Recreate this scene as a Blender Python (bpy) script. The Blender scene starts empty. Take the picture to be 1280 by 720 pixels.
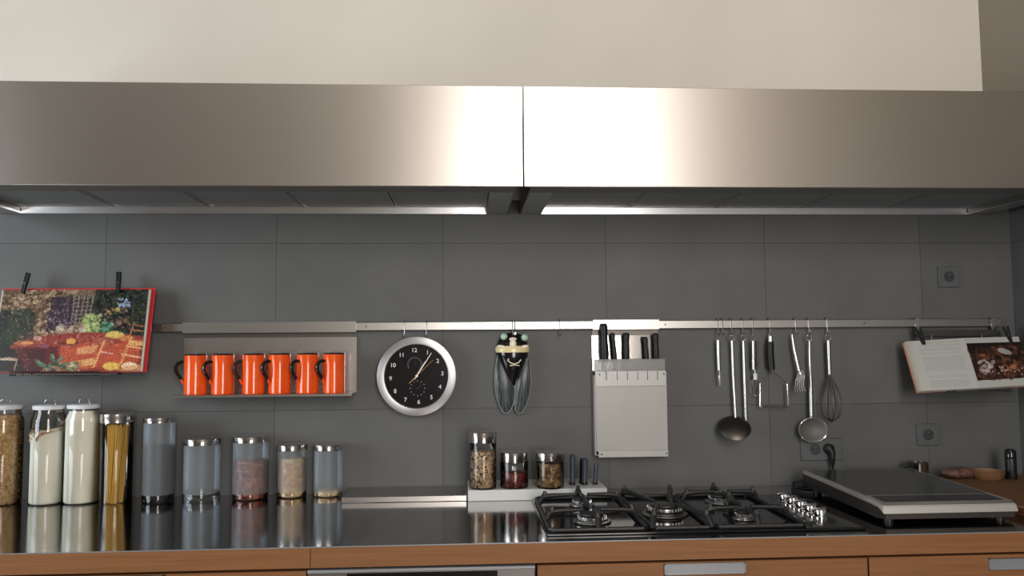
import bpy, bmesh, math, random
import numpy as np
from mathutils import Vector, Matrix
random.seed(7)
C = bpy.context.scene.collection
PI = math.pi

# ------------------------------------------------------------------ camera
CAM = Vector((-0.5181, -2.9563, 1.4383)); YAW, PITCH, ROLL, FPX = 0.0575, 0.0714, -0.0078, 1013.0
fw = Vector((math.sin(YAW)*math.cos(PITCH), math.cos(YAW)*math.cos(PITCH), math.sin(PITCH)))
r0 = fw.cross(Vector((0, 0, 1))).normalized(); u0 = r0.cross(fw)
rt = r0*math.cos(ROLL)+u0*math.sin(ROLL); up = -r0*math.sin(ROLL)+u0*math.cos(ROLL)
cd = bpy.data.cameras.new('camera'); cam = bpy.data.objects.new('camera', cd); C.objects.link(cam)
m = Matrix((rt, up, -fw)).transposed().to_4x4(); m.translation = CAM; cam.matrix_world = m
cd.sensor_width = 36; cd.lens = FPX*36/1280; cd.clip_start = .05
bpy.context.scene.camera = cam


def P(x, y, Y):
    """the place at depth Y (metres from the tiled wall) that was measured at x, y in the photograph"""
    d = fw+rt*((x-640)/FPX)-up*((y-360)/FPX)
    return CAM+d*((Y-CAM.y)/d.y)


# ------------------------------------------------------------------ materials
def mat(name, col=(.5, .5, .5), rough=.5, metal=0, spec=.5, **kw):
    ma = bpy.data.materials.new(name); ma.use_nodes = True
    b = ma.node_tree.nodes['Principled BSDF']
    b.inputs['Base Color'].default_value = (*col, 1); b.inputs['Roughness'].default_value = rough
    b.inputs['Metallic'].default_value = metal; b.inputs['Specular IOR Level'].default_value = spec
    for k, v in kw.items():
        b.inputs[k.replace('_', ' ')].default_value = v
    return ma


def nodes(ma):
    nt = ma.node_tree
    return nt, nt.nodes, nt.links, nt.nodes['Principled BSDF']


def noisy(ma, c1, c2, scale=(5, 5, 5), detail=4, lo=.35, hi=.65, bump=0, kind='noise', rough=None, obj=True):
    """colour between c1 and c2 by a stretched noise, with optional bump"""
    nt, N, L, b = nodes(ma)
    tc = N.new('ShaderNodeTexCoord'); mp = N.new('ShaderNodeMapping'); mp.inputs['Scale'].default_value = scale
    L.new(tc.outputs['Object'], mp.inputs['Vector'])
    if kind == 'noise':
        t = N.new('ShaderNodeTexNoise'); t.inputs['Scale'].default_value = 1; t.inputs['Detail'].default_value = detail; out = t.outputs['Fac']
    else:
        t = N.new('ShaderNodeTexVoronoi'); t.inputs['Scale'].default_value = 1
        s = N.new('ShaderNodeSeparateColor'); L.new(t.outputs['Color'], s.inputs[0]); out = s.outputs[0]
    L.new(mp.outputs[0], t.inputs['Vector'])
    r = N.new('ShaderNodeValToRGB'); r.color_ramp.elements[0].position = lo; r.color_ramp.elements[1].position = hi
    r.color_ramp.elements[0].color = (*c1, 1); r.color_ramp.elements[1].color = (*c2, 1)
    L.new(out, r.inputs[0]); L.new(r.outputs[0], b.inputs['Base Color'])
    if bump:
        bp = N.new('ShaderNodeBump'); bp.inputs['Strength'].default_value = bump; bp.inputs['Distance'].default_value = .002
        L.new(out, bp.inputs['Height']); L.new(bp.outputs[0], b.inputs['Normal'])
    if rough:
        mr = N.new('ShaderNodeMapRange'); mr.inputs['To Min'].default_value = rough[0]; mr.inputs['To Max'].default_value = rough[1]
        L.new(out, mr.inputs['Value']); L.new(mr.outputs[0], b.inputs['Roughness'])
    return ma


def tiles():
    ma = mat('grey_tile', (.15, .15, .15), .58, spec=.5)
    nt, N, L, b = nodes(ma)
    g = N.new('ShaderNodeNewGeometry'); s = N.new('ShaderNodeSeparateXYZ'); L.new(g.outputs['Position'], s.inputs[0])

    def math_(op, a, c=None, v=None):
        n = N.new('ShaderNodeMath'); n.operation = op; L.new(a, n.inputs[0])
        if c is not None: L.new(c, n.inputs[1])
        if v is not None: n.inputs[1].default_value = v
        return n.outputs[0]
    ax = math_('ADD', s.outputs[0], s.outputs[1])              # X on the back wall, Y on the side wall
    fx = math_('MULTIPLY', math_('ADD', ax, v=6.0), v=1/.6); fz = math_('MULTIPLY', math_('ADD', s.outputs[2], v=.6-.015), v=1/.6)
    ex = math_('ABSOLUTE', math_('SUBTRACT', math_('FRACT', math_('ADD', fx, v=.5)), v=.5))
    ez = math_('ABSOLUTE', math_('SUBTRACT', math_('FRACT', math_('ADD', fz, v=.5)), v=.5))
    e = math_('MINIMUM', ex, ez)
    line = math_('LESS_THAN', e, v=.0024)
    cv = N.new('ShaderNodeCombineXYZ'); L.new(math_('FLOOR', fx), cv.inputs[0]); L.new(math_('FLOOR', fz), cv.inputs[1])
    wn = N.new('ShaderNodeTexWhiteNoise'); wn.noise_dimensions = '2D'; L.new(cv.outputs[0], wn.inputs['Vector'])
    no = N.new('ShaderNodeTexNoise'); no.inputs['Scale'].default_value = 5; no.inputs['Detail'].default_value = 8; L.new(g.outputs['Position'], no.inputs['Vector'])
    fi = N.new('ShaderNodeTexNoise'); fi.inputs['Scale'].default_value = 260; L.new(g.outputs['Position'], fi.inputs['Vector'])
    v = math_('ADD', math_('MULTIPLY', no.outputs['Fac'], v=.5), math_('MULTIPLY', wn.outputs[0], v=.18))
    v = math_('ADD', v, math_('MULTIPLY', fi.outputs['Fac'], v=.3))
    r = N.new('ShaderNodeValToRGB'); r.color_ramp.elements[0].position = .25; r.color_ramp.elements[1].position = .8
    r.color_ramp.elements[0].color = (.070, .073, .072, 1); r.color_ramp.elements[1].color = (.122, .124, .121, 1); L.new(v, r.inputs[0])
    mx = N.new('ShaderNodeMix'); mx.data_type = 'RGBA'; L.new(line, mx.inputs['Factor']); L.new(r.outputs[0], mx.inputs['A']); mx.inputs['B'].default_value = (.046, .045, .044, 1)
    L.new(mx.outputs['Result'], b.inputs['Base Color'])
    bp = N.new('ShaderNodeBump'); bp.inputs['Strength'].default_value = .25; bp.inputs['Distance'].default_value = .001; L.new(fi.outputs['Fac'], bp.inputs['Height']); L.new(bp.outputs[0], b.inputs['Normal'])
    return ma


def brushed(name, col, rough, scale=(400, 6, 6), amt=.02, aniso=0, arot=0):
    ma = mat(name, col, rough, 1)
    nt, N, L, b = nodes(ma)
    tc = N.new('ShaderNodeTexCoord'); mp = N.new('ShaderNodeMapping'); mp.inputs['Scale'].default_value = scale
    t = N.new('ShaderNodeTexNoise'); t.inputs['Scale'].default_value = 1; t.inputs['Detail'].default_value = 3
    L.new(tc.outputs['Object'], mp.inputs[0]); L.new(mp.outputs[0], t.inputs['Vector'])
    mr = N.new('ShaderNodeMapRange'); mr.inputs['To Min'].default_value = rough-amt; mr.inputs['To Max'].default_value = rough+amt
    L.new(t.outputs['Fac'], mr.inputs['Value']); L.new(mr.outputs[0], b.inputs['Roughness'])
    bp = N.new('ShaderNodeBump'); bp.inputs['Strength'].default_value = .004; bp.inputs['Distance'].default_value = .0005; L.new(t.outputs['Fac'], bp.inputs['Height']); L.new(bp.outputs[0], b.inputs['Normal'])
    return ma


def clear_glass(name='clear_glass', tint=(.93, .96, .95), extra=0.0):
    ma = bpy.data.materials.new(name); ma.use_nodes = True
    nt = ma.node_tree; N, L = nt.nodes, nt.links; N.clear()
    o = N.new('ShaderNodeOutputMaterial'); t = N.new('ShaderNodeBsdfTransparent'); t.inputs[0].default_value = (*tint, 1)
    g = N.new('ShaderNodeBsdfGlossy'); g.inputs['Roughness'].default_value = .03; f = N.new('ShaderNodeFresnel'); f.inputs[0].default_value = 1.5
    mx = N.new('ShaderNodeMixShader'); ad = N.new('ShaderNodeMath'); ad.operation = 'ADD'; ad.inputs[1].default_value = extra
    L.new(f.outputs[0], ad.inputs[0]); L.new(ad.outputs[0], mx.inputs[0]); L.new(t.outputs[0], mx.inputs[1]); L.new(g.outputs[0], mx.inputs[2]); L.new(mx.outputs[0], o.inputs[0])
    return ma


def frosted_glass():
    ma = bpy.data.materials.new('frosted_glass'); ma.use_nodes = True
    nt = ma.node_tree; N, L = nt.nodes, nt.links; N.clear()
    o = N.new('ShaderNodeOutputMaterial'); t = N.new('ShaderNodeBsdfTransparent'); t.inputs[0].default_value = (.9, .93, .95, 1)
    tl = N.new('ShaderNodeBsdfTranslucent'); tl.inputs[0].default_value = (.70, .74, .76, 1)
    df = N.new('ShaderNodeBsdfDiffuse'); df.inputs[0].default_value = (.58, .63, .66, 1)
    g = N.new('ShaderNodeBsdfGlossy'); g.inputs['Roughness'].default_value = .42; g.inputs[0].default_value = (.72, .78, .84, 1)
    a = N.new('ShaderNodeMixShader'); a.inputs[0].default_value = .5; L.new(tl.outputs[0], a.inputs[1]); L.new(df.outputs[0], a.inputs[2])
    b = N.new('ShaderNodeMixShader'); b.inputs[0].default_value = .31; L.new(t.outputs[0], b.inputs[1]); L.new(a.outputs[0], b.inputs[2])
    f = N.new('ShaderNodeFresnel'); f.inputs[0].default_value = 1.45
    c = N.new('ShaderNodeMixShader'); L.new(f.outputs[0], c.inputs[0]); L.new(b.outputs[0], c.inputs[1]); L.new(g.outputs[0], c.inputs[2]); L.new(c.outputs[0], o.inputs[0])
    return ma


def attr_mat(name, rough=.35, spec=.5):
    ma = mat(name, rough=rough, spec=spec); nt, N, L, b = nodes(ma)
    a = N.new('ShaderNodeAttribute'); a.attribute_name = 'Col'; L.new(a.outputs['Color'], b.inputs['Base Color'])
    return ma


M = {}
M['tile'] = tiles()
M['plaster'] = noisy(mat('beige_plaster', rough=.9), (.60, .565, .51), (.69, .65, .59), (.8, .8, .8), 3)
M['dark_plaster'] = noisy(mat('dimmed_side_plaster', rough=.9), (.24, .21, .17), (.275, .24, .195), (.8, .8, .8), 3)  # coloured darker than the back plaster to dim its reflection in the hood
M['rearwall'] = noisy(mat('brown_rear_wall', rough=.9), (.38, .33, .27), (.44, .385, .32), (.8, .8, .8), 3)
M['floor'] = noisy(mat('floor_tile', rough=.45), (.13, .10, .075), (.17, .135, .10), (1, 1, 1), 5)
M['ceiling'] = noisy(mat('ceiling_paint', rough=.9), (.68, .65, .6), (.72, .69, .64), (1, 1, 1), 2)
M['fascia'] = brushed('brushed_hood_steel', (.58, .54, .50), .36, (300, 5, 5), .03)
_n = M['fascia'].node_tree; _b = _n.nodes['Principled BSDF']; _b.inputs['Anisotropic'].default_value = .7; pass
_t = _n.nodes.new('ShaderNodeCombineXYZ'); _t.inputs[2].default_value = 1; _n.links.new(_t.outputs[0], _b.inputs['Tangent'])
M['steel'] = mat('brushed_steel', (.46, .44, .42), .3, 1)
M['shelfsteel'] = brushed('shelf_steel', (.56, .54, .52), .25)
M['rail'] = brushed('rail_steel', (.42, .41, .39), .3, (6, 6, 400))
M['mirror'] = brushed('polished_steel', (.70, .67, .64), .11, amt=.02)
M['chrome'] = mat('chrome', (.82, .82, .84), .09, 1)
M['lid'] = mat('lid_steel', (.70, .68, .67), .18, 1)
M['sat'] = mat('satin_steel', (.47, .465, .46), .27, 1)
M['burner'] = mat('burner_metal', (.26, .26, .265), .3, 1)
M['strip'] = mat('pale_strip', (.40, .40, .38), .38, .2)
M['ring'] = brushed('clock_aluminium', (.44, .445, .46), .36, (30, 30, 30), .02)
_n = M['ring'].node_tree; _b = _n.nodes['Principled BSDF']; _b.inputs['Anisotropic'].default_value = .75; _b.inputs['Anisotropic Rotation'].default_value = .25
_t = _n.nodes.new('ShaderNodeTangent'); _t.direction_type = 'RADIAL'; _t.axis = 'Y'; _n.links.new(_t.outputs[0], _b.inputs['Tangent'])
M['darksteel'] = mat('dark_steel', (.11, .10, .092), .42, 1)
M['rimsteel'] = brushed('rim_steel', (.62, .63, .65), .24)
M['housing'] = mat('housing_steel', (.66, .64, .60), .36, .85)
M['hooddark'] = brushed('hood_inner_steel', (.30, .29, .28), .35)
M['filter'] = noisy(mat('filter_mesh', rough=.4, metal=.85), (.36, .38, .39), (.46, .48, .50), (350, 350, 350), 1)
M['black'] = mat('black_plastic', (.008, .008, .009), .42, spec=.35)
M['gblack'] = mat('glossy_black', (.008, .008, .009), .12)
M['iron'] = noisy(mat('cast_iron', rough=.5), (.008, .008, .009), (.016, .016, .017), (90, 90, 90), 3, bump=.2)
M['bluegrey'] = mat('blue_grey_plastic', (.045, .058, .085), .45)
M['mug'] = noisy(mat('orange_enamel', rough=.12, spec=.6), (.78, .075, .008), (.92, .125, .015), (30, 30, 12), 3)
M['counter'] = noisy(mat('dark_worktop', (.05, .05, .055), .1, 0, .5), (.40, .39, .39), (.44, .43, .43), (14, 14, 14), 5)
M['counter'].node_tree.nodes['Principled BSDF'].inputs['Metallic'].default_value = 1
M['counter'].node_tree.nodes['Principled BSDF'].inputs['Roughness'].default_value = .11
M['wood'] = noisy(mat('oak_veneer', rough=.5, spec=.35), (.20, .086, .032), (.255, .115, .045), (3, 3, 160), 4, .3, .7, .05)
M['white'] = mat('white_enamel', (.58, .60, .585), .35)
M['greyhandle'] = mat('grey_metal', (.36, .38, .405), .4, .6)
M['ovenglass'] = mat('oven_glass', (.006, .005, .005), .05)
M['glass'] = clear_glass(extra=.03)
M['frost'] = frosted_glass()
M['lidwhite'] = mat('white_lid', (.70, .73, .76), .35)
M['flour'] = noisy(mat('flour', rough=.95), (.84, .79, .69), (.89, .85, .76), (12, 12, 12), 3)
M['pinkflour'] = noisy(mat('caked_sugar', rough=.9), (.42, .24, .13), (.80, .70, .55), (45, 45, 45), 3, .4, .62)
M['granola'] = noisy(mat('granola', rough=.8), (.42, .24, .095), (.64, .42, .20), (190, 190, 190), 2, .25, .7, .6, kind='vor')
M['spaghetti'] = noisy(mat('spaghetti', rough=.5), (.62, .33, .035), (.78, .47, .07), (200, 200, 3), 2)
M['darkbean'] = noisy(mat('dark_beans', rough=.6), (.006, .005, .008), (.02, .016, .022), (60, 60, 60), 2, kind='vor', bump=.6)
M['redpasta'] = noisy(mat('red_pieces', rough=.7), (.18, .03, .03), (.50, .18, .10), (70, 70, 70), 1, .3, .8, kind='vor')
M['beigepasta'] = noisy(mat('beige_pasta', rough=.6), (.62, .38, .18), (.80, .60, .36), (50, 50, 50), 1, .3, .8, kind='vor')
M['mixbean'] = noisy(mat('speckled_mix', rough=.7), (.07, .03, .02), (.62, .42, .25), (150, 150, 150), 2, .12, .45, kind='vor')
M['darkred'] = noisy(mat('dark_red_berries', rough=.5), (.10, .008, .006), (.22, .03, .02), (90, 90, 90), 1, kind='vor')
M['brownchunk'] = noisy(mat('brown_chunks', rough=.7), (.14, .07, .03), (.34, .20, .09), (60, 60, 60), 1, kind='vor')
M['cream'] = mat('cream_glaze', (.78, .66, .36), .2)
M['ivory'] = mat('ivory_glaze', (.78, .70, .55), .25)
M['eye'] = mat('pale_green_glaze', (.42, .60, .48), .25)
M['wing'] = noisy(mat('smoky_wing_glaze', rough=.3), (.022, .026, .03), (.07, .08, .085), (60, 60, 14), 3)
M['vein'] = mat('pale_vein_glaze', (.20, .23, .235), .4)
M['paper'] = mat('page_paper', (.74, .74, .70), .7)
M['pageedge'] = noisy(mat('page_edges', rough=.8), (.44, .40, .33), (.56, .52, .44), (8, 8, 500), 2)
M['cover_red'] = mat('red_cover', (.50, .018, .025), .4)
M['cover_orange'] = mat('orange_cover', (.42, .12, .05), .5)
M['socket'] = mat('grey_socket', (.085, .095, .096), .4)
M['socket_in'] = mat('socket_recess', (.032, .036, .038), .45)
M['picture'] = attr_mat('printed_picture', .28)
M['text'] = mat('dial_print', (.62, .64, .66), .5)
M['faint'] = mat('faint_dial_print', (.10, .11, .14), .5)
M['redprint'] = mat('red_dial_print', (.25, .03, .02), .5)
M['hand'] = mat('hand_silver', (.68, .64, .58), .35, .3)
M['gold'] = mat('second_hand_gold', (.65, .36, .06), .4)
M['plexi'] = frosted_glass(); M['plexi'].name = 'milky_acrylic'
for _n in M['plexi'].node_tree.nodes:
    if _n.type in ('BSDF_TRANSLUCENT', 'BSDF_DIFFUSE'): _n.inputs[0].default_value = (.55, .52, .48, 1)
    if _n.type == 'MIX_SHADER' and not _n.inputs[0].is_linked and abs(_n.inputs[0].default_value-.31) < .01: _n.inputs[0].default_value = .55
M['frostplex'] = noisy(mat('pale_frosted_acrylic', rough=.32, spec=.5), (.36, .35, .325), (.41, .40, .37), (5, 5, 2), 3)
M['seam'] = mat('joint_shadow_gap', (.02, .015, .012), .8)
M['board'] = noisy(mat('chopping_board_wood', rough=.55), (.11, .05, .02), (.20, .095, .04), (5, 60, 60), 3)
M['wicker'] = noisy(mat('pale_wood_dish', rough=.6), (.15, .075, .032), (.20, .105, .045), (60, 60, 60), 2)
M['sausage'] = noisy(mat('mottled_brown', rough=.6), (.06, .025, .018), (.16, .08, .06), (55, 55, 55), 3)
M['led'] = mat('button_light', (.9, .9, .85), .3, Emission_Color=(.9, .95, 1, 1), Emission_Strength=.8)
M['lamp'] = mat('lamp_glass', (.6, .62, .62), .25, .4)
M['meshwire'] = mat('sieve_gauze', (.125, .12, .112), .6, .2)


# ------------------------------------------------------------------ geometry
class MB:
    def __init__(s): s.bm = bmesh.new()

    def _tf(s, vs, rot, at):
        for v in vs:
            if rot is not None: v.co = rot @ v.co
            v.co += Vector(at)

    def box(s, x0, x1, y0, y1, z0, z1, bev=0, rot=None, seg=1):
        c = Vector(((x0+x1)/2, (y0+y1)/2, (z0+z1)/2))
        r = bmesh.ops.create_cube(s.bm, size=1)['verts']
        for v in r: v.co = Vector((v.co.x*abs(x1-x0), v.co.y*abs(y1-y0), v.co.z*abs(z1-z0)))
        if bev:
            es = list({e for v in r for e in v.link_edges})
            n0 = set(s.bm.verts)-set(r)
            bmesh.ops.bevel(s.bm, geom=es, offset=bev, segments=seg, affect='EDGES', profile=.6)
            r = [v for v in s.bm.verts if v not in n0]
        s._tf(r, rot, c); return s

    def tube(s, pts, r, seg=8, closed=False, flat=1.0):
        """sweep a ring along pts; r a number or one per point"""
        pts = [Vector(p) for p in pts]; n = len(pts)
        rr = r if hasattr(r, '__len__') else [r]*n
        rings = []; prev = None
        for i, p in enumerate(pts):
            a = pts[(i-1) % n] if (closed or i) else p; b = pts[(i+1) % n] if (closed or i < n-1) else p
            t = (b-a).normalized()
            if prev is None:
                q = Vector((0, 1, 0)) if abs(t.y) < .9 else Vector((1, 0, 0))
                e1 = t.cross(q).normalized()
            else:
                e1 = (prev-t*prev.dot(t)).normalized()
            prev = e1; e2 = t.cross(e1)
            rings.append([s.bm.verts.new(p+e1*(rr[i]*math.cos(2*PI*k/seg))+e2*(rr[i]*flat*math.sin(2*PI*k/seg))) for k in range(seg)])
        for i in range(n if closed else n-1):
            A, B = rings[i], rings[(i+1) % n]
            for k in range(seg): s.bm.faces.new((A[k], A[(k+1) % seg], B[(k+1) % seg], B[k]))
        if not closed:
            s.bm.faces.new(rings[0][::-1]); s.bm.faces.new(rings[-1])
        return s

    def lathe(s, prof, at=(0, 0, 0), seg=40, axis='z', sx=1, sy=1, cap=False):
        rot = Matrix.Rotation(PI/2, 3, 'X') if axis == 'y' else None   # local z becomes -y
        rings = []; at = Vector(at)
        for (r, z) in prof:
            ring = []
            if r < 1e-6:
                v = Vector((0, 0, z)); v = rot @ v if rot else v; ring = [s.bm.verts.new(v+at)]
            else:
                for k in range(seg):
                    v = Vector((r*sx*math.cos(2*PI*k/seg), r*sy*math.sin(2*PI*k/seg), z)); v = rot @ v if rot else v
                    ring.append(s.bm.verts.new(v+at))
            rings.append(ring)
        for A, B in zip(rings, rings[1:]):
            for k in range(seg):
                k2 = (k+1) % seg
                if len(A) == 1 and len(B) == 1: break
                if len(A) == 1: s.bm.faces.new((A[0], B[k2], B[k]))
                elif len(B) == 1: s.bm.faces.new((A[k], A[k2], B[0]))
                else: s.bm.faces.new((A[k], A[k2], B[k2], B[k]))
        return s

    def ball(s, at, r, sub=2, rot=None):
        v = bmesh.ops.create_icosphere(s.bm, subdivisions=sub, radius=1)['verts']
        r = r if hasattr(r, '__len__') else (r, r, r)
        for q in v: q.co = Vector((q.co.x*r[0], q.co.y*r[1], q.co.z*r[2]))
        s._tf(v, rot, at); return s

    def prism(s, pts, d, bev=0):
        """closed outline pts (3-D, counter-clockwise seen from -y) pushed by vector d"""
        d = Vector(d); a = [s.bm.verts.new(Vector(p)) for p in pts]; b = [s.bm.verts.new(Vector(p)+d) for p in pts]
        n = len(a); s.bm.faces.new(a); s.bm.faces.new(b[::-1])
        for i in range(n): s.bm.faces.new((a[i], b[i], b[(i+1) % n], a[(i+1) % n]))
        return s

    def loft(s, sections):
        """sections: list of equal-length point rings, capped"""
        R = [[s.bm.verts.new(Vector(p)) for p in sec] for sec in sections]; n = len(R[0])
        for A, B in zip(R, R[1:]):
            for k in range(n): s.bm.faces.new((A[k], A[(k+1) % n], B[(k+1) % n], B[k]))
        s.bm.faces.new(R[0][::-1]); s.bm.faces.new(R[-1]); return s

    def build(s, name, ma, parent=None, label=None, smooth=40, kind=None):
        off = Vector((0, 0, 0)); p = parent
        while p is not None and p.type != 'EMPTY': p = p.parent
        if p is not None and p.get('_w'): off = p.location
        for v in s.bm.verts: v.co -= off
        bmesh.ops.recalc_face_normals(s.bm, faces=s.bm.faces)
        me = bpy.data.meshes.new(name); s.bm.to_mesh(me); s.bm.free()
        me.materials.append(ma)
        if smooth:
            me.polygons.foreach_set('use_smooth', [True]*len(me.polygons)); me.set_sharp_from_angle(angle=math.radians(smooth))
        o = bpy.data.objects.new(name, me); C.objects.link(o)
        if parent is not None: o.parent = parent
        if label: o['label'] = label
        if kind: o['kind'] = kind
        return o


def tag(o, label, cat, group=None, kind=None):
    o['label'] = label; o['category'] = cat
    if group: o['group'] = group
    if kind: o['kind'] = kind
    return o


def thing(name, label, cat, loc=(0, 0, 0), group=None, world=True):
    """Empty at the thing's base; with world=True its parts are given in world coordinates"""
    o = bpy.data.objects.new(name, None); C.objects.link(o); o.location = loc; o.empty_display_size = .05
    if world: o['_w'] = 1
    return tag(o, label, cat, group)


def struct(name, mb, ma, smooth=0):
    o = mb.build(name, ma, smooth=smooth); o['kind'] = 'structure'; return o


def dup(root, loc=None, label=None, group=None, rz=None):
    def cp(o, par):
        c = o.copy(); C.objects.link(c); c.parent = par
        for ch in list(o.children): cp(ch, c)
        return c
    r = cp(root, None)
    if loc is not None: r.location = loc
    if rz is not None: r.rotation_euler.z = rz
    if label: r['label'] = label
    if group: r['group'] = group
    return r


# ------------------------------------------------------------------ room
ZC = .9216                     # worktop
RX, LX, BY, CH = 1.556, -3.9, -5.2, 4.1
struct('floor', MB().box(LX-.1, RX+.1, BY-.1, .1, -.06, 0), M['floor'])
struct('ceiling', MB().box(LX-.1, RX+.1, BY-.1, .1, CH, CH+.06), M['ceiling'])
struct('wall_back', MB().box(LX, RX+.1, 0, .1, 0, 1.975), M['tile'])
struct('wall_back_upper', MB().box(LX, RX+.1, 0, .1, 1.975, CH), M['plaster'])
struct('wall_right', MB().box(RX, RX+.1, BY, 0, 0, 1.975), M['tile'])
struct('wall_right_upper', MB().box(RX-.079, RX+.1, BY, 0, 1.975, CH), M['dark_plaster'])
# left and rear walls, each with window openings
WIN = dict(A=(-2.9, -1.0, .9, 2.7), B=(-.38, 1.02, .9, 3.75))  # A on the left wall (y range), B on the rear wall (x range)


def wall_with_hole(name, axis, lo, hi, hole, thick):
    a0, a1, z0, z1 = hole; mb = MB()
    def bx(p0, p1, q0, q1):
        if axis == 'x': mb.box(p0, p1, thick[0], thick[1], q0, q1)
        else: mb.box(thick[0], thick[1], p0, p1, q0, q1)
    bx(lo, a0, 0, CH); bx(a1, hi, 0, CH); bx(a0, a1, 0, z0); bx(a0, a1, z1, CH)
    return struct(name, mb, M['rearwall'])


wall_with_hole('wall_left', 'y', BY, 0, WIN['A'], (LX-.1, LX))
wall_with_hole('wall_rear', 'x', LX, RX+.1, WIN['B'], (BY-.1, BY))


def window(n, axis, hole, at):
    a0, a1, z0, z1 = hole; mb = MB(); t = .05
    def bx(p0, p1, q0, q1):
        if axis == 'x': mb.box(p0, p1, at-.03, at+.03, q0, q1, .004)
        else: mb.box(at-.03, at+.03, p0, p1, q0, q1, .004)
    bx(a0, a0+t, z0, z1); bx(a1-t, a1, z0, z1); bx(a0, a1, z0, z0+t); bx(a0, a1, z1-t, z1); bx((a0+a1)/2-t/2, (a0+a1)/2+t/2, z0, z1)
    return struct('window_%d' % n, mb, M['white'])


window(1, 'y', WIN['A'], LX-.05); window(2, 'x', WIN['B'], BY-.05)


def area(name, loc, rot, sx, sy, power, col):
    l = bpy.data.lights.new(name, 'AREA'); l.shape = 'RECTANGLE'; l.size = sx; l.size_y = sy; l.energy = power; l.color = col
    o = bpy.data.objects.new(name, l); C.objects.link(o); o.location = loc; o.rotation_euler = rot; return o


a0, a1, z0, z1 = WIN['A']
area('daylight_left', (LX-.12, (a0+a1)/2, (z0+z1)/2), (0, -PI/2, 0), z1-z0, a1-a0, 98, (.85, .93, 1))
a0, a1, z0, z1 = WIN['B']
area('daylight_rear', ((a0+a1)/2, BY-.12, (z0+z1)/2), (PI/2, 0, 0), a1-a0, z1-z0, 168, (1, .93, .87))

# ------------------------------------------------------------------ worktop and base units
YF = -.7828
t = thing('worktop', 'long dark polished worktop with an oak front edge under the grey tiles', 'worktop', (-.3, -.4, ZC))
MB().box(-3.0, RX-.001, YF, -.0005, ZC-.014, ZC, .001).build('top_slab', M['counter'], t)
MB().box(-3.0, -.9235, YF-.001, YF+.04, .868, ZC-.0025).build('front_edge', M['wood'], t)
MB().box(-.9215, RX-.001, YF-.001, YF+.04, .868, ZC-.0025).build('front_edge', M['wood'], t)
MB().box(-3.0, RX-.001, YF-.0013, YF+.002, ZC-.0022, ZC+.0002).build('metal_trim', M['greyhandle'], t, 'thin grey metal line along the top of the oak edge')
MB().box(-3.0, RX-.001, YF+.04, -.001, .868, ZC-.0145).build('core', M['seam'], t)


def unit(label, x0, x1, seams, handle=None, name='base_cabinet'):
    t = thing(name, label, 'cabinet', ((x0+x1)/2, -.4, 0))
    MB().box(x0, x1, YF+.05, -.002, .10, .866).build('body', M['wood'], t)
    MB().box(x0+.01, x1-.01, YF+.1, -.05, .0, .10).build('plinth', M['seam'], t)
    xs = [x0]+seams+[x1]
    for a, b in zip(xs, xs[1:]):
        f = MB().box(a+.0015, b-.0015, YF+.004, YF+.048, .105, .860, .001).build('door', M['wood'], t)
        for h in (handle or []):
            if a <= h[0] < b:
                hb = MB(); hx0, hx1, hz0, hz1 = h
                hb.box(hx0, hx1, YF-.001, YF+.0045, hz0, hz1); hb.box(hx0, hx1, YF-.004, YF+.004, hz1-.002, hz1); hb.box(hx0, hx1, YF-.004, YF+.004, hz0, hz0+.002)
                hb.box(hx0, hx0+.003, YF-.004, YF+.004, hz0, hz1); hb.box(hx1-.004, hx1, YF-.004, YF+.004, hz0, hz1)
                hb.build('handle', M['greyhandle'], f, 'flat grey metal recessed pull')
    return t


unit('oak base cabinet left of the oven with a long flat metal pull', -1.83, -.932, [], [(-1.76, -1.292, .836, .8585)])
unit('oak base cabinet under the gas hob with a short grey pull', -.333, .5645, [], [(.006, .2255, .829, .8575)])
unit('oak base cabinet under the portable hob at the right wall', .5665, RX-.002, [], [(.899, 1.12, .822, .851)])
ov = thing('built_in_oven', 'built-in oven with black glass between the oak cabinets', 'oven', (-.634, -.4, .1))
MB().box(-.93, -.337, YF+.02, -.02, .12, .862).build('body', M['steel'], ov); MB().box(-.925, -.342, YF+.1, -.05, 0, .12).build('plinth', M['seam'], ov)
MB().box(-.929, -.338, YF-.006, YF+.02, .855, .8625, .001).build('top_trim', M['greyhandle'], ov, 'bright metal strip along the top')
MB().box(-.928, -.339, YF, YF+.018, .60, .8545, .001).build('control_panel', M['hooddark'], ov)
MB().box(-.828, -.437, YF-.002, YF+.01, .70, .852).build('display', M['ovenglass'], ov)
MB().box(-.92, -.345, YF, YF+.018, .14, .595, .002).build('door', M['ovenglass'], ov)
MB().tube([(-.88, YF-.04, .56), (-.385, YF-.04, .56)], .008, 12).build('door_handle', M['steel'], ov)

# ------------------------------------------------------------------ hoods
YH = -.5262; ZH, ZT = 1.9214, 2.2335


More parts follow.
